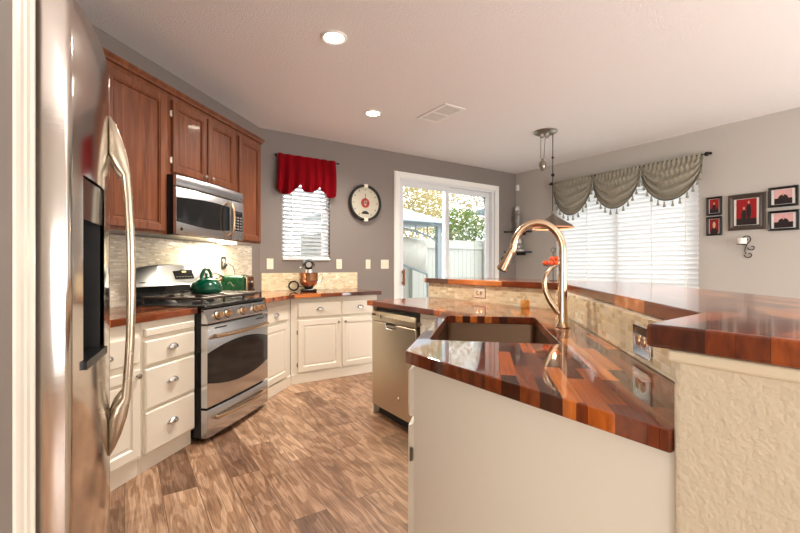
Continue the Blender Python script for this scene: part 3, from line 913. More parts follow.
# ================================================================ OUTLETS AND SWITCHES
def plate(name, label, cat, loc, rot, w, h, mat='cream_plastic', gangs=1, kind='switch', face='cream_plastic', group=None, back=False):
    t = thing(name, label, cat, loc, rot, group)
    MB().box(-w / 2, w / 2, -.006, -.0005, -h / 2, h / 2).build('plate', mat, t, bevel=.002)
    if back: MB().box(-w / 2 - .004, w / 2 + .004, -.002, -.0003, -h / 2 - .004, h / 2 + .004).build('gasket', 'wood_brown', t)
    for g in range(gangs):
        gx = (g - (gangs - 1) / 2) * .046
        if kind == 'switch':
            MB().box(gx - .005, gx + .005, -.016, -.006, -.004, .012).build('toggle', face, t, bevel=.001)
        elif kind == 'rocker':
            MB().box(gx - .016, gx + .016, -.010, -.006, -.033, .033).build('rocker', face, t, bevel=.002)
        else:
            for q in (-1, 1):
                if w > h: cx_, cz_ = q * .02, 0
                else: cx_, cz_ = gx, q * .02
                r = MB().lathe([(.001, -.006), (.016, -.006), (.015, -.009), (.001, -.009)], (cx_, 0, cz_), 16, 'y').build('socket', face, t, smooth=True)
                mm = MB()
                if w > h: mm.box(cx_ - .004, cx_ + .004, -.0095, -.0088, .005, .007); mm.box(cx_ - .004, cx_ + .004, -.0095, -.0088, -.007, -.005)
                else: mm.box(cx_ - .007, cx_ - .005, -.0095, -.0088, cz_ - .004, cz_ + .004); mm.box(cx_ + .005, cx_ + .007, -.0095, -.0088, cz_ - .004, cz_ + .004)
                mm.build('slot', 'dark_gap', r)
    return t
plate('light_switch', 'single cream switch plate left of the small window', 'switch', (1.372, BY, 1.22), 0, .075, .12, kind='rocker')
plate('wall_outlet', 'cream wall outlet just right of the small window', 'outlet', (2.226, BY, 1.22), 0, .075, .12, kind='outlet')
plate('light_switch', 'single cream switch plate below the round clock', 'switch', (2.638, BY, 1.22), 0, .07, .12, kind='switch')
plate('light_switch', 'double cream switch plate beside the patio door', 'switch', (2.893, BY, 1.22), 0, .12, .12, kind='switch', gangs=2)
plate('wall_outlet', 'outlet in the backsplash above the green toaster', 'outlet', DL(3.56, 2.449, 1.225), DIAG, .075, .12, mat='pendant_metal', kind='outlet')
plate('wall_outlet', 'small horizontal cream outlet in the peninsula tile behind the sink', 'outlet', (2.292, 2.345, .985), -PI / 2, .118, .07, mat='cream_plastic', kind='outlet', back=True, face='nickel')
o_ = DL(1.30, -.459 + .017, .977)
plate('wall_outlet', 'steel-plated double outlet in tile beside the near end of the bar', 'outlet', o_, -PI * 3 / 4, .13, .086, mat='chrome', kind='outlet', face='copper_knob')

# ================================================================ REFRIGERATOR
fr = thing('refrigerator', 'tall stainless side-by-side refrigerator with bowed doors', 'refrigerator', (0, 1.12, 0), PI / 2)
# local x = world y - 1.12 ; local y = -world x
MB().box(.005, .905, .17, .86, .03, 1.75).build('body', 'vent_dark', fr, bevel=.004)
def face(u):        # u = world y
    v = abs(u - 1.60)
    return .040 + .06 * (v / .48) ** 2.5
def door_mesh(u0, u1, z0, z1):
    n = 18
    pts = []
    for i in range(n + 1):
        u = u0 + (u1 - u0) * i / n
        pts.append((u - 1.12, face(u)))
    # rounded vertical edges
    pts[0] = (pts[0][0], pts[0][1] + .006); pts.insert(1, (pts[0][0] + .006, face(u0 + .006)))
    pts[-1] = (pts[-1][0], pts[-1][1] + .006); pts.insert(-1, (pts[-1][0] - .006, face(u1 - .006)))
    pts += [(u1 - 1.12, .162), (u0 - 1.12, .162)]
    m = MB()
    zs = [(z0, .004), (z0 + .006, 0), (z1 - .006, 0), (z1, .004)]
    rings = []
    for z, ins in zs:
        rings.append([(p[0], p[1] + (ins if p[1] < .15 else 0), z) for p in pts])
    m.loft(rings)
    return m
DZ0, DZ1_ = .10, 1.78
# dispenser cut: build near door from three slabs around the recess
def near_door():
    m = MB()
    u0, u1 = 1.12, 1.575
    a0, a1, zb, zt = 1.195, 1.40, .97, 1.40
    n = 20
    us = sorted(set([u0 + (u1 - u0) * i / n for i in range(n + 1)] + [a0, a1, u0 + .005, u1 - .005]))
    zs = [DZ0, DZ0 + .005, .5, zb, zt, 1.6, DZ1_ - .005, DZ1_]
    vs = {}
    for i, u in enumerate(us):
        for j, z in enumerate(zs):
            d = face(u)
            if i in (0, len(us) - 1): d += .006
            if j in (0, len(zs) - 1): d += .004
            vs[i, j] = m.bm.verts.new((u - 1.12, d, z))
    for i in range(len(us) - 1):
        for j in range(len(zs) - 1):
            if us[i] >= a0 - 1e-6 and us[i + 1] <= a1 + 1e-6 and zs[j] >= zb - 1e-6 and zs[j + 1] <= zt + 1e-6: continue
            m.bm.faces.new([vs[i, j], vs[i + 1, j], vs[i + 1, j + 1], vs[i, j + 1]])
    # sides back to the gasket
    N, K = len(us) - 1, len(zs) - 1
    bk = {}
    for i in range(N + 1):
        for j in (0, K): bk[i, j] = m.bm.verts.new((us[i] - 1.12, .162, zs[j]))
    for j in range(1, K):
        for i in (0, N): bk[i, j] = m.bm.verts.new((us[i] - 1.12, .162, zs[j]))
    for i in range(N):
        for j in (0, K): m.bm.faces.new([vs[i, j], vs[i + 1, j], bk[i + 1, j], bk[i, j]])
    for j in range(K):
        for i in (0, N): m.bm.faces.new([vs[i, j], vs[i, j + 1], bk[i, j + 1], bk[i, j]])
    m.bm.faces.new([bk[0, 0], bk[N, 0], bk[N, K], bk[0, K]])
    return m
nd = near_door().build('freezer_door', 'steel_fridge', fr, smooth=True)
fd = door_mesh(1.585, 2.03, DZ0, DZ1_).build('refrigerator_door', 'steel_fridge', fr, smooth=True)
# dispenser
m = MB()
x0, x1 = 1.197 - 1.12, 1.398 - 1.12
m.box(x0, x1, .135, .14, .972, 1.398); m.box(x0, x0 + .004, .083, .135, .972, 1.398); m.box(x1 - .004, x1, .056, .135, .972, 1.398)
dp = m.build('dispenser', 'black_enamel', nd)
m = MB(); m.loft([[(x0 + .004, .080, 1.30), (x1 - .004, .050, 1.30), (x1 - .004, .135, 1.30), (x0 + .004, .135, 1.30)], [(x0 + .004, .080, 1.397), (x1 - .004, .050, 1.397), (x1 - .004, .135, 1.397), (x0 + .004, .135, 1.397)]])
m.build('control_panel', 'black_gloss', dp)
m = MB(); m.loft([[(x0 - .004, .072, .952), (x1 + .004, .040, .952), (x1 + .004, .135, .96), (x0 - .004, .135, .96)], [(x0 - .004, .072, .972), (x1 + .004, .040, .972), (x1 + .004, .135, .972), (x0 - .004, .135, .972)]])
m.build('drip_tray', 'black_enamel', dp)
m = MB(); m.tube([(x0 + .1, .10, 1.30), (x0 + .1, .105, 1.22), (x0 + .1, .115, 1.12)], .012, 8); m.build('paddle', 'vent_dark', dp)
# handles: a bowed bar that flares into the door at both ends
def fridge_handle(uc, parent, mirror=1):
    ff = face(uc)
    prof = [(1.643, ff + .001, ff - .004, .003), (1.62, ff + .001, ff - .018, .010), (1.58, ff + .001, ff - .034, .014), (1.53, ff + .001, ff - .047, .016), (1.495, ff - .012, ff - .053, .016), (1.47, ff - .032, ff - .057, .0155),
            (1.40, ff - .038, ff - .062, .015), (1.30, ff - .043, ff - .067, .015), (1.19, ff - .045, ff - .070, .015), (1.08, ff - .045, ff - .070, .015), (.97, ff - .043, ff - .067, .015), (.87, ff - .038, ff - .062, .015),
            (.79, ff - .032, ff - .057, .0155), (.765, ff - .012, ff - .053, .016), (.73, ff + .001, ff - .047, .016), (.685, ff + .001, ff - .034, .014), (.645, ff + .001, ff - .018, .010), (.62, ff + .001, ff - .004, .003)]
    rings = []
    for z, yi, yo, hw_ in prof:
        c_, a_, b_ = (yi + yo) / 2, hw_, abs(yi - yo) / 2
        a_ *= 1.25
        rings.append([(uc - 1.12 + a_ * math.copysign(abs(math.cos(q)) ** .6, math.cos(q)), c_ + b_ * math.copysign(abs(math.sin(q)) ** .7, math.sin(q)), z) for q in [2 * PI * k / 16 for k in range(16)]])
    return MB().loft(rings).build('handle', 'steel_v', parent, smooth=True)
fridge_handle(1.53, nd)
fridge_handle(1.635, fd)
MB().box(.02, .89, .14, .17, .012, .095).build('base_grille', 'vent_dark', fr)
for k in (.05, .85): MB().lathe([(.001, 0), (.02, 0), (.02, .03), (.001, .03)], (k, .25, .0), 10).build('foot', 'black_matte', fr)

# ================================================================ KETTLE, TOASTER, MIXER
kt = thing('kettle', 'glossy dark green kettle on the range', 'kettle', DL(2.478 + .40, 2.125, .9845), DIAG)
MB().lathe([(.001, 0), (.10, 0), (.112, .006), (.119, .025), (.117, .045), (.106, .072), (.086, .094), (.06, .110), (.045, .116), (.001, .118)], n=32).build('kettle_body', 'green_enamel', kt, smooth=True)
MB().lathe([(.001, .114), (.046, .114), (.044, .122), (.02, .128), (.008, .13), (.012, .142), (.010, .152), (.001, .154)]).build('lid', 'green_enamel', kt, smooth=True)
m = MB(); pp = [(-.056 * math.cos(a_) - .0, 0, .118 + .068 * math.sin(a_)) for a_ in [PI * k / 14 for k in range(15)]]
m.tube([(-.056, 0, .098)] + pp + [(.056, 0, .098)], .0125, 10, sy=1.0); m.build('handle', 'green_enamel', kt, smooth=True)
m = MB(); m.tube([(.055, -.03, .085), (.085, -.05, .105), (.10, -.06, .118)], [.024, .018, .016], 14); m.build('spout', 'nickel', kt, smooth=True)
m = MB(); m.tube([(.10, -.06, .118), (.108, -.065, .126)], [.018, .017], 14); m.tube([(.102, -.06, .13), (.075, -.035, .15), (.056, -.006, .145)], .004, 6); m.build('spout_cap', 'dark_metal', kt, smooth=True)
MB().lathe([(.0575, .118), (.0615, .118), (.0615, .126), (.0575, .126)], n=24).build('band', 'nickel', kt) if False else None

tx, ty = W2(3.50, 2.26)
to = thing('toaster', 'green two-slice toaster with chrome end on the corner countertop', 'toaster', (tx, ty, CT1 + .001), math.radians(-36))
m = MB(); m.box(-.13, .10, -.085, .085, .018, .195); m.build('shell', 'green_toaster', to, bevel=.03, seg=5)
MB().box(-.135, .135, -.08, .08, 0, .018).build('base', 'black_matte', to, bevel=.005)
MB().box(.101, .128, -.082, .082, .019, .19).build('end_cap', 'nickel', to, bevel=.018, seg=4)
m = MB(); m.box(.1285, .131, -.028, .028, .055, .16); m.build('lever_plate', 'dark_metal', to)
MB().box(.131, .148, -.02, .02, .12, .14).build('lever', 'chrome', to, bevel=.003)
MB().lathe([(.001, .1285), (.014, .1285), (.012, .14), (.001, .14)], (0, .05, .06), 14, 'x').build('dial', 'chrome', to)
for yy in (-.035, .035): MB().box(-.10, .075, yy - .014, yy + .014, .1945, .1965).build('slot', 'dark_gap', to)
m = MB(); m.tube([(-.05 + .01 * k, -.0862, .115 + .02 * math.sin(k * .9)) for k in range(7)], .002, 5); m.build('emblem', 'chrome', to)
# its cord up to the outlet
a_ = Vector(DL(3.56, 2.436, 1.205)); b_ = Vector((tx - .02, ty + .09, CT1 + .02))
m = MB(); m.tube([a_, a_ + Vector((.03, -.03, .012)), a_ + Vector((.07, -.05, -.02)), a_ + Vector((.085, -.055, -.09)), b_ + Vector((-.03, .07, .12)), b_ + Vector((0, .05, -.012))], .0035, 7)
m.box(-0, 0.0001, 0, .0001, 0, .0001)
t = m.build('power_cord', 'dark_metal', smooth=True); tag(t, 'thin dark cord from backsplash outlet down to the green toaster', 'cord')
m = MB(); m.lathe([(.001, 0), (.016, 0), (.013, -.028), (.001, -.03)], (0, 0, 0), 12, 'y'); t = m.build('plug', 'black_matte', loc=DL(3.56, 2.439, 1.205), rot=DIAG); tag(t, 'dark plug in the backsplash outlet above the toaster', 'plug')

mx_, my_ = 1.72, 4.46
mi = thing('stand_mixer', 'chrome and black stand mixer with steel bowl below the small window', 'mixer', (mx_, my_, CT1 + .001), math.radians(-20))
m = MB(); m.prism([(-.09, -.13), (-.05, -.16), (.05, -.16), (.09, -.13), (.08, .12), (-.08, .12)], 0, .03); m.build('base', 'black_gloss', mi, bevel=.01)
m = MB(); m.loft([[(-.045, .05, .03), (.045, .05, .03), (.045, .12, .03), (-.045, .12, .03)], [(-.035, .06, .14), (.035, .06, .14), (.035, .115, .14), (-.035, .115, .14)], [(-.045, .03, .24), (.045, .03, .24), (.045, .12, .24), (-.045, .12, .24)]])
m.build('column', 'black_gloss', mi, bevel=.01)
m = MB(); rings = []
for u in [i / 12 for i in range(13)]:
    y = .14 - .32 * u; rr = .072 * max(.1, math.sin(PI * min(1, .12 + u * .76))) ** .5
    rings.append([(rr * math.cos(q), y, .295 + rr * .92 * math.sin(q)) for q in [2 * PI * k / 18 for k in range(18)]])
m.loft(rings); m.build('motor_head', 'black_gloss', mi, smooth=True)
MB().lathe([(.001, -.188), (.03, -.188), (.034, -.18), (.034, -.165), (.001, -.165)], (0, 0, .295), 18, 'y').build('hub_cap', 'chrome', mi, smooth=True)
m = MB(); m.lathe([(.001, .245), (.045, .245), (.047, .205), (.04, .2), (.001, .2)], (0, -.085, 0), 20); m.build('beater_collar', 'chrome', mi, smooth=True)
MB().lathe([(.001, .2), (.01, .2), (.01, .12), (.035, .08), (.001, .06)], (0, -.085, 0), 10).build('beater', 'chrome', mi, smooth=True)
bw = MB().lathe([(.001, .034), (.045, .034), (.05, .045), (.085, .08), (.103, .13), (.106, .20), (.109, .205), (.103, .20), (.10, .13), (.083, .084), (.05, .05), (.001, .046)], (0, -.085, 0), 30).build('bowl', 'nickel', mi, smooth=True)
m = MB(); m.tube([(.10, -.085, .18), (.145, -.085, .185), (.158, -.085, .15), (.14, -.085, .11), (.098, -.085, .115)], .006, 8); m.build('bowl_handle', 'nickel', bw, smooth=True)
MB().tube([(-.075, -.02, .26), (-.095, -.02, .262)], .011, 10).build('speed_knob', 'chrome', mi, smooth=True)
m = MB(); pp = []
for k in range(60):
    a_ = k * .42; r_ = .05 + .006 * math.sin(k)
    pp.append((-.16 + r_ * math.cos(a_), -.06 + .012 * math.sin(k * .7), .062 + r_ * math.sin(a_)))
m.tube([(-.05, .10, .04), (-.10, .06, .05)] + pp, .0045, 6); m.build('cord', 'dark_metal', mi, smooth=True)

# ================================================================ RED CURTAIN, CLOCK
rd = thing('curtain_rod', 'thin black curtain rod above the red valance', 'curtain rod', (0, BY, 0))
m = MB(); m.tube([(1.42, -.055, 2.452), (2.19, -.055, 2.452)], .006, 8); m.build('rod', 'dark_metal', rd)
for xx in (1.42, 2.19): MB().ball((xx, -.055, 2.452), .013).build('finial', 'dark_metal', rd, smooth=True)
for xx in (1.437, 2.165): MB().tube([(xx, -.055, 2.452), (xx, -.002, 2.452)], .005, 6).build('bracket', 'dark_metal', rd)
def curtain_mesh(x0, x1, ztop, y0, bottom, amp, waves, nx=150, nz=22, th=.002, puff=.0):
    m = MB(); f = {}; g = {}
    for i in range(nx + 1):
        u = i / nx
        zb = bottom(u)
        for j in range(nz + 1):
            v = j / nz
            z = ztop + (zb - ztop) * v
            y = y0 - amp * (.35 + .65 * v) * (math.sin(u * waves * 2 * PI + .8 * math.sin(u * 9)) + .35 * math.sin(u * waves * 5.3 + 2 * v)) - puff * math.sin(PI * min(1, v * 1.02)) ** .8
            x = x0 + (x1 - x0) * (u + (.5 - u) * -.05 * v)
            f[i, j] = m.bm.verts.new((x, y, z)); g[i, j] = m.bm.verts.new((x, y + th, z))
    for i in range(nx):
        for j in range(nz):
            m.bm.faces.new([f[i, j], f[i + 1, j], f[i + 1, j + 1], f[i, j + 1]]); m.bm.faces.new([g[i, j], g[i, j + 1], g[i + 1, j + 1], g[i + 1, j]])
        for j in (0, nz): m.bm.faces.new([f[i, j], g[i, j], g[i + 1, j], f[i + 1, j]])
    for j in range(nz):
        for i in (0, nx): m.bm.faces.new([f[i, j], f[i, j + 1], g[i, j + 1], g[i, j]])
    return m
def red_bottom(u):
    # three scalloped tails, stepping up at 1/3 and 2/3
    base = 2.0
    def seg(a, b, zl, zr, sag):
        v = (u - a) / (b - a); return zl + (zr - zl) * v - sag * math.sin(PI * v)
    if u < .36: return seg(0, .36, 2.07, 2.14, .09)
    if u < .70: return seg(.36, .70, 2.14, 2.14, .085) - .10 * math.exp(-((u - .52) / .07) ** 2) * 0
    return seg(.70, 1, 2.14, 2.05, .07)
o = curtain_mesh(1.445, 2.15, 2.475, BY - .066, red_bottom, .030, 6.5, puff=.02).build('curtain', 'red_cloth', smooth=True)
tag(o, 'bright red gathered valance with scalloped hem over the small window', 'curtain')

ck = thing('wall_clock', 'round cream wall clock with red centre and thick dark rim', 'clock', (2.575, BY - .001, 2.005), 0)
MB().lathe([(.001, 0), (.212, 0), (.222, -.02), (.222, -.04), (.214, -.05), (.20, -.05), (.198, -.036), (.001, -.036)], (0, 0, 0), 48, 'y').build('case', 'pendant_metal', ck, smooth=True)
MB().lathe([(.199, -.03), (.232, -.03), (.232, -.058), (.224, -.066), (.205, -.066), (.199, -.05)], (0, 0, 0), 48, 'y').build('rim', 'black_gloss', ck, smooth=True)
fc = MB().lathe([(.001, -.036), (.199, -.036), (.199, -.040), (.001, -.040)], (0, 0, 0), 48, 'y').build('clock_face', 'clock_face', ck)
MB().lathe([(.001, -.040), (.062, -.040), (.062, -.042), (.001, -.042)], (0, 0, 0), 32, 'y').build('centre_disc', 'clock_red', fc)
m = MB(); m.lathe([(.012, -.042), (.02, -.042), (.02, -.0435), (.012, -.0435)], (.006, 0, .012), 18, 'y'); m.box(-.004, .004, -.0435, -.042, -.04, .03); m.box(-.02, .02, -.0435, -.042, -.02, -.012)
m.build('emblem', 'clock_face', fc)
for k in range(12):
    a_ = PI * 2 * k / 12
    if k in (9, ): continue
    m = MB(); r0, r1 = .158, .182
    ca, sa = math.cos(a_), math.sin(a_)
    w_ = .006
    m.loft([[(r0 * ca - w_ * sa, -.040, r0 * sa + w_ * ca), (r1 * ca - w_ * sa, -.040, r1 * sa + w_ * ca), (r1 * ca + w_ * sa, -.040, r1 * sa - w_ * ca), (r0 * ca + w_ * sa, -.040, r0 * sa - w_ * ca)],
            [(r0 * ca - w_ * sa, -.0425, r0 * sa + w_ * ca), (r1 * ca - w_ * sa, -.0425, r1 * sa + w_ * ca), (r1 * ca + w_ * sa, -.0425, r1 * sa - w_ * ca), (r0 * ca + w_ * sa, -.0425, r0 * sa - w_ * ca)]])
    m.build('hour_mark', 'vent_dark', fc)
m = MB()
pts = [(.055 * math.cos(PI * k / 10), -.142 - .0 + .04 * math.sin(PI * k / 10) ) for k in range(11)]
m.loft([[(p[0], -.040, p[1]) for p in pts], [(p[0], -.043, p[1]) for p in pts]]); m.build('dial_window', 'dark_metal', fc)
MB().box(-.003, .003, -.046, -.043, .0, .12).build('hand', 'black_matte', ck); MB().box(-.004, .05, -.046, -.043, -.004, .004).build('hand', 'black_matte', ck)
for zz in (.215, -.215): MB().box(-.028, .028, -.07, -.02, zz - .022, zz + .022).build('strap', 'cream_plastic', ck, bevel=.004)

# ================================================================ GREY VALANCES
RG = 'scalloped grey swags over the dining window'
rd = thing('curtain_rod', 'long black curtain rod with scroll finials over the dining window', 'curtain rod', (RX, 3.98, 0), -PI / 2)
MB().tube([(0, -.08, 2.44), (2.0, -.08, 2.44)], .009, 8).build('rod', 'dark_metal', rd)
for xx in (0, 2.01):
    m = MB(); m.ball((xx, -.08, 2.44), .026); m.ball((xx + (.035 if xx else -.035), -.08, 2.44), .016); m.build('finial', 'dark_metal', rd, smooth=True)
for xx in (.022, 1.985): MB().tube([(xx, -.08, 2.44), (xx, -.003, 2.44)], .007, 6).build('bracket', 'dark_metal', rd)
def swag(y_hi, y_lo, drop, label):
    w = y_hi - y_lo
    t = thing('valance_swag', label, 'valance', (RX, y_hi, 0), -PI / 2, RG)
    m = MB(); nx, nz = 64, 30; f = {}; g = {}
    for i in range(nx + 1):
        u = i / nx; c = 2 * u - 1
        edge = max(0, 1 - abs(c) ** 2.1)
        zb = 2.435 - .03 * (1 - edge) - drop * edge ** .62
        for j in range(nz + 1):
            v = j / nz
            z = 2.46 + (zb - 2.46) * v
            # folds: vertical gathers at the top turning into curved drapes below
            d1 = math.sin((u * 13 + .4 * math.sin(v * 3)) * 2 * PI) * .012 * (1 - v) ** 1.2
            ph = v * 4.2 + .12 * math.sin(c * 5)
            d2 = math.sin(ph * 2 * PI) * .032 * (v ** .6) * (.35 + .65 * edge)
            y = -.088 - d1 - d2 - .05 * math.sin(PI * v * .9) * edge
            f[i, j] = m.bm.verts.new((u * w, y, z)); g[i, j] = m.bm.verts.new((u * w, y + .003, z))
    for i in range(nx):
        for j in range(nz):
            m.bm.faces.new([f[i, j], f[i + 1, j], f[i + 1, j + 1], f[i, j + 1]]); m.bm.faces.new([g[i, j], g[i, j + 1], g[i + 1, j + 1], g[i + 1, j]])
        for j in (0, nz): m.bm.faces.new([f[i, j], g[i, j], g[i + 1, j], f[i + 1, j]])
    for j in range(nz):
        for i in (0, nx): m.bm.faces.new([f[i, j], f[i, j + 1], g[i, j + 1], g[i, j]])
    hem = [f[i, nz].co.copy() for i in range(nx + 1)]
    m.build('swag', 'grey_satin', t, smooth=True)
    fm_ = MB(); fm_.tube([p + Vector((0, -.002, -.004)) for p in hem[1:-1]], .006, 6); fm_.build('trim', 'silver_ornate', t, smooth=True)
    # tassels evenly along the hem
    L = [0]
    for a_, b_ in zip(hem, hem[1:]): L.append(L[-1] + (b_ - a_).length)
    n = 14
    for k in range(n):
        d = L[-1] * (k + .5) / n
        i = max(i for i in range(len(L)) if L[i] <= d)
        p = hem[i]
        ms = MB(); ms.lathe([(.001, -.008), (.003, -.010), (.003, -.022), (.010, -.026), (.011, -.036), (.007, -.042), (.014, -.062), (.018, -.085), (.001, -.088)], (p.x, p.y, p.z), 8)
        ms.build('tassel', 'grey_satin', t, smooth=True)
for hi, lo, dr__, lb in ((3.94, 3.315, .50, 'grey satin swag at the far left end of the dining window rod'), (3.312, 2.675, .48, 'middle grey satin swag over the dining window'), (2.672, 2.0, .46, 'grey satin swag at the right end nearest the picture frames')):
    swag(hi, lo, dr__, lb)

# ================================================================ PICTURES AND SCONCE
def picture(label, yh, yl, z0, z1, fw, fmat, kind):
    w, h_ = yh - yl, z1 - z0
    t = thing('picture_frame', label, 'picture', (RX, yh - .008, z0), -PI / 2, 'family photographs on the right wall')
    MB().panel(0, w, 0, h_, -.001, [(0, 0), (0, -.02), (.006, -.028), (fw * .5, -.026), (fw * .8, -.018), (fw, -.016), (fw, -.008), (fw + .001, -.004)]).build('frame', fmat, t)
    MB().box(fw, w - fw, -.010, -.009, fw, h_ - fw).build('mat', 'mat_white', t)
    mw_ = .02 if w > h_ * 1.15 else (.008 if w < .2 else .022)
    a, b = fw + mw_, w - fw - mw_
    c0, c1 = fw + .004, h_ - fw - .004
    base = 'photo_red' if kind != 'pink' else 'photo_pink'
    ph = MB().box(a, b, -.012, -.0105, c0, c1).build('photograph', base, t)
    cw, chh = b - a, c1 - c0
    def fig(name, fx_, fz, rx, rz, mt):
        pts = [(a + cw * fx_ + cw * rx * math.cos(q), c0 + chh * fz + chh * rz * math.sin(q)) for q in [2 * PI * k / 18 for k in range(18)]]
        m = MB(); yy = {'photo_dark': -.0132, 'photo_skin': -.0138, 'mat_white': -.0142}[mt]
        m.loft([[(p[0], -.012, p[1]) for p in pts], [(p[0], yy, p[1]) for p in pts]]); m.build(name, mt, ph)
    if kind == 'solo':
        MB().box(a, b, -.0130, -.012, c0, c0 + chh * .3).build('foreground', 'photo_dark', ph)
        fig('clothing', .5, .38, .2, .3, 'photo_dark'); fig('face', .5, .68, .09, .09, 'photo_skin')
    elif kind == 'portrait':
        fig('clothing', .5, .1, .4, .28, 'photo_dark'); fig('hair', .5, .62, .24, .32, 'photo_dark'); fig('face', .5, .58, .17, .24, 'photo_skin')
    elif kind == 'pair':
        MB().box(a, b, -.0130, -.012, c0, c0 + chh * .25).build('foreground', 'photo_dark', ph)
        fig('clothing', .62, .52, .12, .3, 'photo_dark'); fig('face', .62, .86, .045, .06, 'photo_skin')
        fig('clothing', .38, .36, .12, .24, 'photo_dark'); fig('face', .38, .64, .05, .06, 'photo_skin')
    else:
        MB().box(a, b, -.0130, -.012, c0, c0 + chh * .4).build('foreground', 'photo_dark', ph)
        fig('clothing', .5, .4, .28, .26, 'photo_dark'); fig('face', .5, .68, .05, .13, 'photo_skin')
picture('small dark-framed red photograph of a seated child, upper left of the group', 2.007, 1.862, 1.758, 1.962, .022, 'dark_metal', 'solo')
picture('small dark-framed close-up portrait with red background, lower left of the group', 2.007, 1.862, 1.535, 1.742, .022, 'dark_metal', 'portrait')
picture('large ornate silver-framed photograph of two people before a red curtain', 1.805, 1.49, 1.575, 1.955, .05, 'silver_ornate', 'pair')
picture('wide dark-framed photograph, upper right of the picture group', 1.468, 1.24, 1.785, 1.985, .024, 'black_gloss', 'pink')
picture('wide dark-framed photograph with a dark-haired person, lower right of the group', 1.468, 1.236, 1.548, 1.748, .024, 'black_gloss', 'pink')

sc = thing('candle_sconce', 'black scrolled iron wall sconce below the large silver frame', 'sconce', (RX, 1.643, 1.42), -PI / 2)
def spiral(cx_, cz_, r0, r1, a0, a1, n=22): return [(cx_ + (r0 + (r1 - r0) * k / n) * math.cos(a0 + (a1 - a0) * k / n), -.012, cz_ + (r0 + (r1 - r0) * k / n) * math.sin(a0 + (a1 - a0) * k / n)) for k in range(n + 1)]
m = MB()
m.tube(spiral(.0, .06, .045, .012, -PI / 2 + .3, 2 * PI), .0045, 6)
m.tube([(.02, -.012, .02), (.0, -.012, -.02), (-.01, -.012, -.06), (.0, -.012, -.10)], .0045, 6)
m.tube(spiral(.025, -.105, .04, .01, PI, 2.6 * PI), .0045, 6)
m.tube(spiral(.05, -.03, .035, .01, PI, 2.6 * PI), .0045, 6)
m.tube([(0, -.012, 0), (-.01, -.05, -.004), (-.01, -.085, 0.0)], .0045, 6)
m.build('scroll', 'dark_metal', sc, smooth=True)
MB().lathe([(.001, 0), (.045, 0), (.048, .006), (.001, .004)], (-.01, -.085, 0), 20).build('candle_plate', 'dark_metal', sc, smooth=True)
cd = MB().lathe([(.001, 0), (.038, 0), (.038, .058), (.034, .06), (.001, .057)], (0, 0, 0), 20).build('candle', 'wax_white', smooth=True)
cd.location = (RX - .085, 1.653, 1.427)
tag(cd, 'short white pillar candle on the black wall sconce', 'candle')

# ================================================================ CORNER SHELVES, FIGURINES, SENSOR
def shelf(label, z, k):
    t = thing('corner_shelf', label, 'shelf', (RX - .001, BY - .001, z), 0, 'black corner shelves')
    MB().prism([(0, 0), (-.30 * k, 0), (-.30 * k, -.05), (-.20 * k, -.12), (-.12, -.22 * k), (-.10, -.33 * k), (0, -.33 * k)], -.022, 0).build('board', 'black_matte', t, bevel=.003)
    MB().box(-.02, 0, -.2, -.03, -.06, -.0225).build('bracket', 'black_matte', t)
    return t
shelf('upper small black wall shelf in the far corner', 1.765, 1)
shelf('lower small black wall shelf in the far corner', 1.435, 1)
fg = thing('figurine', 'slender grey and white figurine on the upper corner shelf', 'figurine', (RX - .10, 4.62, 1.766))
fg.scale = (1.3, 1.3, 1.3)
MB().lathe([(.001, 0), (.04, 0), (.042, .012), (.028, .03), (.02, .08), (.03, .13), (.034, .17), (.018, .20), (.001, .205)], n=14).build('body', 'figurine_grey', fg, smooth=True)
m = MB(); m.ball((0, 0, .235), .033); m.build('head', 'figurine_grey', fg, smooth=True)
m = MB()
for k in range(5):
    a_ = PI * (.15 + .7 * k / 4); m.tube([(.02 * math.cos(a_), 0, .25 + .02 * math.sin(a_)), (.05 * math.cos(a_), 0, .25 + .07 * math.sin(a_))], [.008, .005], 6)
m.build('crown', 'mat_white', fg, smooth=True)
MB().tube([(-.03, 0, .15), (-.055, -.02, .12), (-.05, -.035, .16)], .009, 6).build('arm', 'figurine_grey', fg, smooth=True)
fg = thing('figurine', 'squat grey and white figurine on the lower corner shelf', 'figurine', (RX - .10, 4.60, 1.436))
MB().box(-.05, .05, -.07, .07, 0, .03).build('plinth', 'mat_white', fg, bevel=.004)
m = MB(); m.ball((0, 0, .085), .06, (1, 1.05, .95)); m.build('body', 'figurine_grey', fg, smooth=True)
m = MB(); m.ball((0, -.005, .16), .04); m.ball((0, -.03, .195), .014); m.ball((0, .025, .195), .014); m.build('head', 'mat_white', fg, smooth=True)
m = MB(); m.ball((-.04, -.035, .07), .022); m.ball((-.04, .035, .07), .022); m.build('paw', 'mat_white', fg, smooth=True)
o = MB().box(-.035, -.001, -.05, .0, -.05, .05).build('motion_sensor', 'trim_white', bevel=.008); o.location = (RX, 4.725, 2.50)
tag(o, 'small white motion sensor high in the far corner', 'sensor')

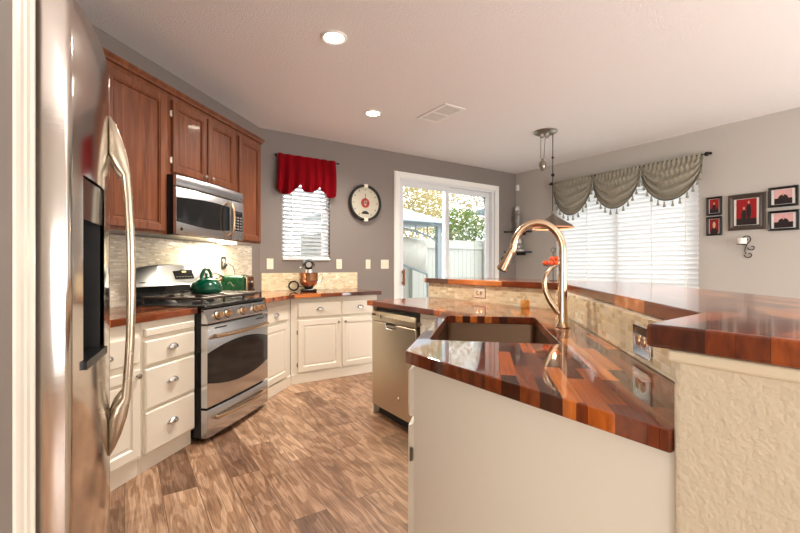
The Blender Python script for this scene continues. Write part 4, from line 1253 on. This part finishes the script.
# ================================================================ PENDANT, DOWNLIGHTS, VENT
pd = thing('pendant_lamp', 'pull-down pendant lamp with wide metal cone shade and counterweight', 'lamp', (4.03, 3.06, CZ), math.radians(-33.5))
MB().lathe([(.001, 0), (.13, 0), (.13, -.012), (.10, -.03), (.03, -.036), (.001, -.036)], (0, 0, 0), 32).build('ceiling_canopy', 'pendant_metal', pd, smooth=True)
m = MB()
for xx in (-.04, .02): m.lathe([(.001, -.008), (.022, -.008), (.018, 0), (.022, .008), (.001, .008)], (xx, 0, -.055), 16, 'y')
m.build('pulley', 'pendant_metal', pd, smooth=True)
m = MB(); m.tube([(-.055, 0, -.05), (-.055, 0, -.30), (-.04, 0, -.325), (-.02, 0, -.30), (-.002, 0, -.05)], .003, 6); m.tube([(.082, 0, -.03), (.082, 0, -.93)], .005, 8)
m.ball((.082, 0, -.50), .02); m.ball((.082, 0, -.30), .014); m.build('cord', 'dark_metal', pd, smooth=True)
MB().lathe([(.001, -.31), (.012, -.315), (.016, -.335), (.036, -.36), (.043, -.395), (.034, -.43), (.012, -.455), (.001, -.46)], (-.035, 0, 0), 20).build('counterweight', 'pendant_metal', pd, smooth=True)
m = MB(); m.lathe([(.001, -.92), (.018, -.92), (.02, -.95), (.03, -.965), (.215, -1.085), (.225, -1.10), (.223, -1.102), (.212, -1.09), (.028, -.972), (.001, -.972)], (.082, 0, 0), 40)
sh = m.build('lamp_shade', 'pendant_metal', pd, smooth=True)
m = MB(); m.lathe([(.222, -1.104), (.226, -1.104), (.226, -1.116), (.222, -1.116)], (.082, 0, 0), 40, ); m.build('shade_rim', 'pendant_inside', sh, smooth=True)
MB().ball((.082, 0, -1.03), .035).build('bulb', 'lamp_glow', pd, smooth=True)
pl = Vector((.082, 0, 0)); pl.rotate(Matrix.Rotation(math.radians(-33.5), 3, 'Z'))
lamp('pendant_bulb_light', 'POINT', (4.03 + pl.x, 3.06 + pl.y, CZ - 1.085), (0, 0, 0), 3, (1, .75, .5), .03)

def downlight(x, y, label=None, power=85, group='recessed ceiling lights'):
    t = thing('recessed_light', label or 'recessed ceiling light', 'ceiling light', (x, y, CZ), 0, group)
    MB().lathe([(.062, -.001), (.088, -.001), (.088, -.006), (.080, -.012), (.070, -.010), (.062, -.004)], (0, 0, 0), 36).build('trim_ring', 'trim_white', t, smooth=True)
    MB().lathe([(.001, -.002), (.064, -.002), (.062, -.008), (.001, -.010)], (0, 0, 0), 30).build('lens', 'lamp_glow', t)
    l = lamp('recessed_spot', 'SPOT', (x, y, CZ - .03), (0, 0, 0), power, (1, .93, .84), .06)
    l.data.spot_size = math.radians(150); l.data.spot_blend = .8
    return t
downlight(1.18, 2.59, 'larger, nearer recessed ceiling light above the kitchen floor')
downlight(2.09, 3.65, 'smaller, farther recessed ceiling light beside the vent')
for x, y in ((2.4, -1.0), (1.0, -1.6), (4.0, -.4)):  # unseen ceiling lights added as fill for the near side
    l = lamp('recessed_spot', 'SPOT', (x, y, CZ - .03), (0, 0, 0), 40, (1, .93, .84), .06); l.data.spot_size = math.radians(150); l.data.spot_blend = .8
    tt = thing('recessed_light', 'added recessed fill light out of view past the near end of the bar', 'ceiling light', (x, y, CZ), 0, 'added fill lights out of view')
    MB().lathe([(.001, -.002), (.088, -.002), (.08, -.010), (.001, -.010)], (0, 0, 0), 30).build('lens', 'lamp_glow', tt)

vn = thing('ceiling_vent', 'rectangular white louvred vent in the ceiling', 'vent', (2.665, 3.28, CZ), 0)
m = MB(); m.box(-.13, -.095, -.23, .23, -.010, -.001); m.box(.095, .13, -.23, .23, -.010, -.001); m.box(-.095, .095, -.23, -.195, -.010, -.001); m.box(-.095, .095, .195, .23, -.010, -.001); m.box(-.095, .095, -.012, .012, -.010, -.001)
m.build('frame', 'trim_white', vn, bevel=.002)
m = MB()
for half in (-.195, .012):
    for k in range(12):
        y = half + .010 + k * .0145
        m.loft([[(-.095, y, -.002), (-.095, y + .012, -.009), (-.095, y + .0135, -.008), (-.095, y + .0015, -.001)], [(.095, y, -.002), (.095, y + .012, -.009), (.095, y + .0135, -.008), (.095, y + .0015, -.001)]])
m.build('louvres', 'vent_grey', vn)
MB().box(-.095, .095, -.195, .195, -.0012, -.0004).build('duct', 'vent_dark', vn)

# ================================================================ THINGS ON BAR AND COUNTER
fs = thing('fruit_stand', 'thin black wire stand with ring top on the raised bar', 'stand', (2.553, 1.875, BT1 + .001), math.radians(-33.5))
MB().lathe([(.001, 0), (.026, 0), (.026, .004), (.006, .006), (.001, .006)], n=20).build('base', 'dark_metal', fs, smooth=True)
m = MB(); m.tube([(0, 0, .005), (0, 0, .205)], .0028, 6); m.tube([(.016 * math.sin(a_), 0, .221 - .016 * math.cos(a_)) for a_ in [2 * PI * k / 18 for k in range(19)]], .0022, 6)
m.tube([(.07 * math.cos(a_), .05 * math.sin(a_), .112) for a_ in [2 * PI * k / 22 for k in range(23)]], .0022, 6); m.tube([(-.07, 0, .112), (0, 0, .098), (.07, 0, .112)], .0022, 6); m.tube([(0, -.05, .112), (0, 0, .098), (0, .05, .112)], .0022, 6)
m.build('wire', 'dark_metal', fs, smooth=True)
rot33 = Matrix.Rotation(math.radians(-33.5), 3, 'Z')
for k, (dx, dy, dz) in enumerate([(-.048, -.012, .126), (-.022, -.030, .124), (.006, -.034, .125), (.034, -.026, .126), (-.03, .024, .126), (.0225, .024, .127), (-.012, -.018, .150), (.018, -.014, .152), (.045, .004, .130)]):
    v = rot33 @ Vector((dx * 1.25 - .012, dy * 1.25, 0)); dz += .004 + (.006 if dz > .14 else 0)
    o = MB().ball((0, 0, 0), .0175, n=12).build('orange_fruit', 'orange_fruit', smooth=True)
    o.location = (2.56 + v.x, 1.87 + v.y, BT1 + dz)
    tag(o, 'small round orange fruit heaped on the wire stand', 'fruit', 'orange fruit on the wire stand')
jr = thing('amber_jar', 'small amber glass jar on the countertop behind the sink', 'jar', (2.235, 1.86, CT1 + .001))
MB().lathe([(.001, 0), (.026, 0), (.029, .006), (.029, .04), (.024, .05), (.022, .05), (.026, .038), (.026, .008), (.001, .004)], n=20).build('glass', 'amber_glass', jr, smooth=True)
m = MB(); m.lathe([(.001, .046), (.012, .048), (.008, .058), (.005, .075), (.001, .08)], (.004, -.004, 0), 10); m.build('stopper', 'pane_glass', jr, smooth=True)

# ================================================================ OUTDOORS
struct(MB().box(-4, 16, BY + .16, 14, -.12, -.06).build('ground', 'concrete'), 'pale patio outside the glass door')
def fence(name, label, x0, x1, y, h0):
    t = thing(name, label, 'fence', (x0, y, -.06))
    m = MB(); x = 0; k = 0
    while x < x1 - x0:
        hh = h0 + random.uniform(-.012, .012)
        m.prism([(x, 0), (x + .135, 0), (x + .135, .018), (x, .018)], 0, hh)
        x += .142
    m.build('boards', 'fence_white', t)
    MB().box(0, x1 - x0, -.04, -.001, h0 - .22, h0 - .13).build('rail', 'fence_white', t)
    MB().box(0, x1 - x0, -.04, -.001, .25, .34).build('rail', 'fence_white', t)
    x = .3
    while x < x1 - x0:
        MB().box(x, x + .09, -.13, -.041, 0, h0 + .02).build('post', 'fence_white', t); x += 2.4
    return t
fence('garden_fence', 'weathered white board fence outside the patio door', 3.0, 11.5, 8.2, 1.93)
gz = thing('gazebo', 'grey metal patio gazebo with pale roof outside the left door pane', 'gazebo', (5.62, 7.0, -.06))
MB().box(-.05, .05, -.05, .05, 0, 2.14).build('post', 'gazebo_grey', gz, bevel=.005)
MB().box(-2.65, -2.55, -.05, .05, 0, 2.14).build('post', 'gazebo_grey', gz, bevel=.005)
MB().box(-2.7, .12, -.06, .06, 2.10, 2.16).build('beam', 'gazebo_grey', gz)
m = MB(); m.loft([[(-2.8, -.2, 2.16), (.22, -.2, 2.16), (.22, 1.0, 2.16), (-2.8, 1.0, 2.16)], [(-2.8, -.2, 2.18), (.22, -.2, 2.18), (.22, 1.0, 2.18), (-2.8, 1.0, 2.18)], [(-1.9, .35, 2.5), (-.7, .35, 2.5), (-.7, .55, 2.5), (-1.9, .55, 2.5)]])
m.build('roof', 'gazebo_roof', gz)
m = MB(); arc = [(-.05 - 1.35 * math.sin(a_ * PI / 2), .0, 1.78 + .30 * (1 - math.cos((1 - a_) * PI / 2)) * 0 + .30 * math.sin(a_ * PI / 2)) for a_ in [k / 10 for k in range(11)]]
m.tube([(0, 0, 1.76), (-.2, 0, 1.87), (-.5, 0, 1.96), (-.9, 0, 2.03), (-1.4, 0, 2.06)], .02, 8); 
for q in (-.28, -.58, -.95): m.tube([(q, 0, 1.9), (q - .02, 0, 2.1)], .014, 6)
m.build('arched_brace', 'gazebo_grey', gz, smooth=True)
hm = thing('hanging_lounger', 'pale canvas hanging lounger with curved frame inside the gazebo', 'lounger', (5.5, 7.25, -.06))
# crescent of canvas between an upper and a lower arc
up = [(0 - 1.6 * u, 0, 1.78 + .16 * math.sin(min(1, u * 1.15) * PI / 2)) for u in [k / 16 for k in range(17)]]
lo = [(0 - 1.6 * u, 0, 1.09 + .58 * u ** 1.15) for u in [k / 16 for k in range(17)]]
m = MB(); rings = []
for a_, b_ in zip(up, lo):
    ring = []
    for k in range(7):
        v = k / 6; ring.append((a_[0], -.12 * math.sin(PI * v) * (1 if a_[0] < -.01 else .1), a_[2] * (1 - v) + b_[2] * v))
    ring += [(p[0], p[1] + .02, p[2]) for p in ring[::-1]]
    rings.append(ring)
m.loft(rings); m.build('canvas', 'hammock_canvas', hm, smooth=True)
m = MB(); m.tube([(p[0], p[1] - .02, p[2]) for p in lo], .022, 8); m.build('frame', 'gazebo_grey', hm, smooth=True)
m = MB(); m.tube([(0, 0, 1.09), (.03, 0, .6), (-.4, 0, .03), (-1.2, 0, .03)], .025, 8); m.build('stand', 'gazebo_grey', hm, smooth=True)
nb = thing('neighbour_house', 'corner of a white neighbouring house above the fence', 'house', (10.6, 8.6, -.06))
MB().box(0, 4, 0, 1.4, 0, 3.0).build('wall', 'stucco', nb)
m = MB(); m.loft([[(-.6, -.5, 3.0), (4.6, -.5, 3.0), (4.6, 1.8, 3.0), (-.6, 1.8, 3.0)], [(-.6, -.5, 3.16), (4.6, -.5, 3.16), (4.6, 1.8, 3.16), (-.6, 1.8, 3.16)], [(1.2, .6, 3.8), (3, .6, 3.8), (3, .8, 3.8), (1.2, .8, 3.8)]])
m.build('roof', 'gazebo_roof', nb)

def tree(label, x, y, h_, r, mat, n, seed, low=1.0):
    rnd = random.Random(seed)
    t = thing('garden_tree', label, 'tree', (x, y, -.06), 0, 'trees beyond the fence')
    m = MB(); m.tube([(0, 0, 0), (.05, .02, h_ * .3), (-.03, 0, h_ * .6)], [.12, .09, .05], 8)
    for k in range(6):
        a_ = k * 1.1; m.tube([(0, 0, h_ * .3 + k * .12), (r * .5 * math.cos(a_), r * .5 * math.sin(a_), h_ * .55 + .1 * k)], [.045, .015], 6)
    m.build('trunk', 'bark', t, smooth=True)
    m = MB()
    for _ in range(n):
        while True:
            p = Vector((rnd.uniform(-1, 1), rnd.uniform(-1, 1), rnd.uniform(-1, 1)))
            if .25 < p.length < 1: break
        c = Vector((p.x * r, p.y * r, low + (h_ - low) * (p.z + 1) / 2))
        s_ = rnd.uniform(.035, .08)
        a_ = Vector((rnd.gauss(0, 1), rnd.gauss(0, 1), rnd.gauss(0, 1))).normalized(); b_ = a_.orthogonal().normalized()
        vs = [m.bm.verts.new(c + q) for q in (a_ * s_, b_ * s_ * .5, -a_ * s_, -b_ * s_ * .5)]
        m.bm.faces.new(vs)
    m.build('foliage', mat, t)
tree('large yellowing tree behind the gazebo roof', 8.0, 12.9, 5.8, 2.1, 'leaf_yellow', 18000, 3, 1.7)
tree('green bushy tree just above the fence in the right door pane', 8.7, 9.75, 3.1, .95, 'leaf_green', 3500, 5, 1.2)
tree('tall yellowing tree above the right door pane', 12.5, 14.8, 6.0, 1.9, 'leaf_yellow', 14000, 9, 1.8)
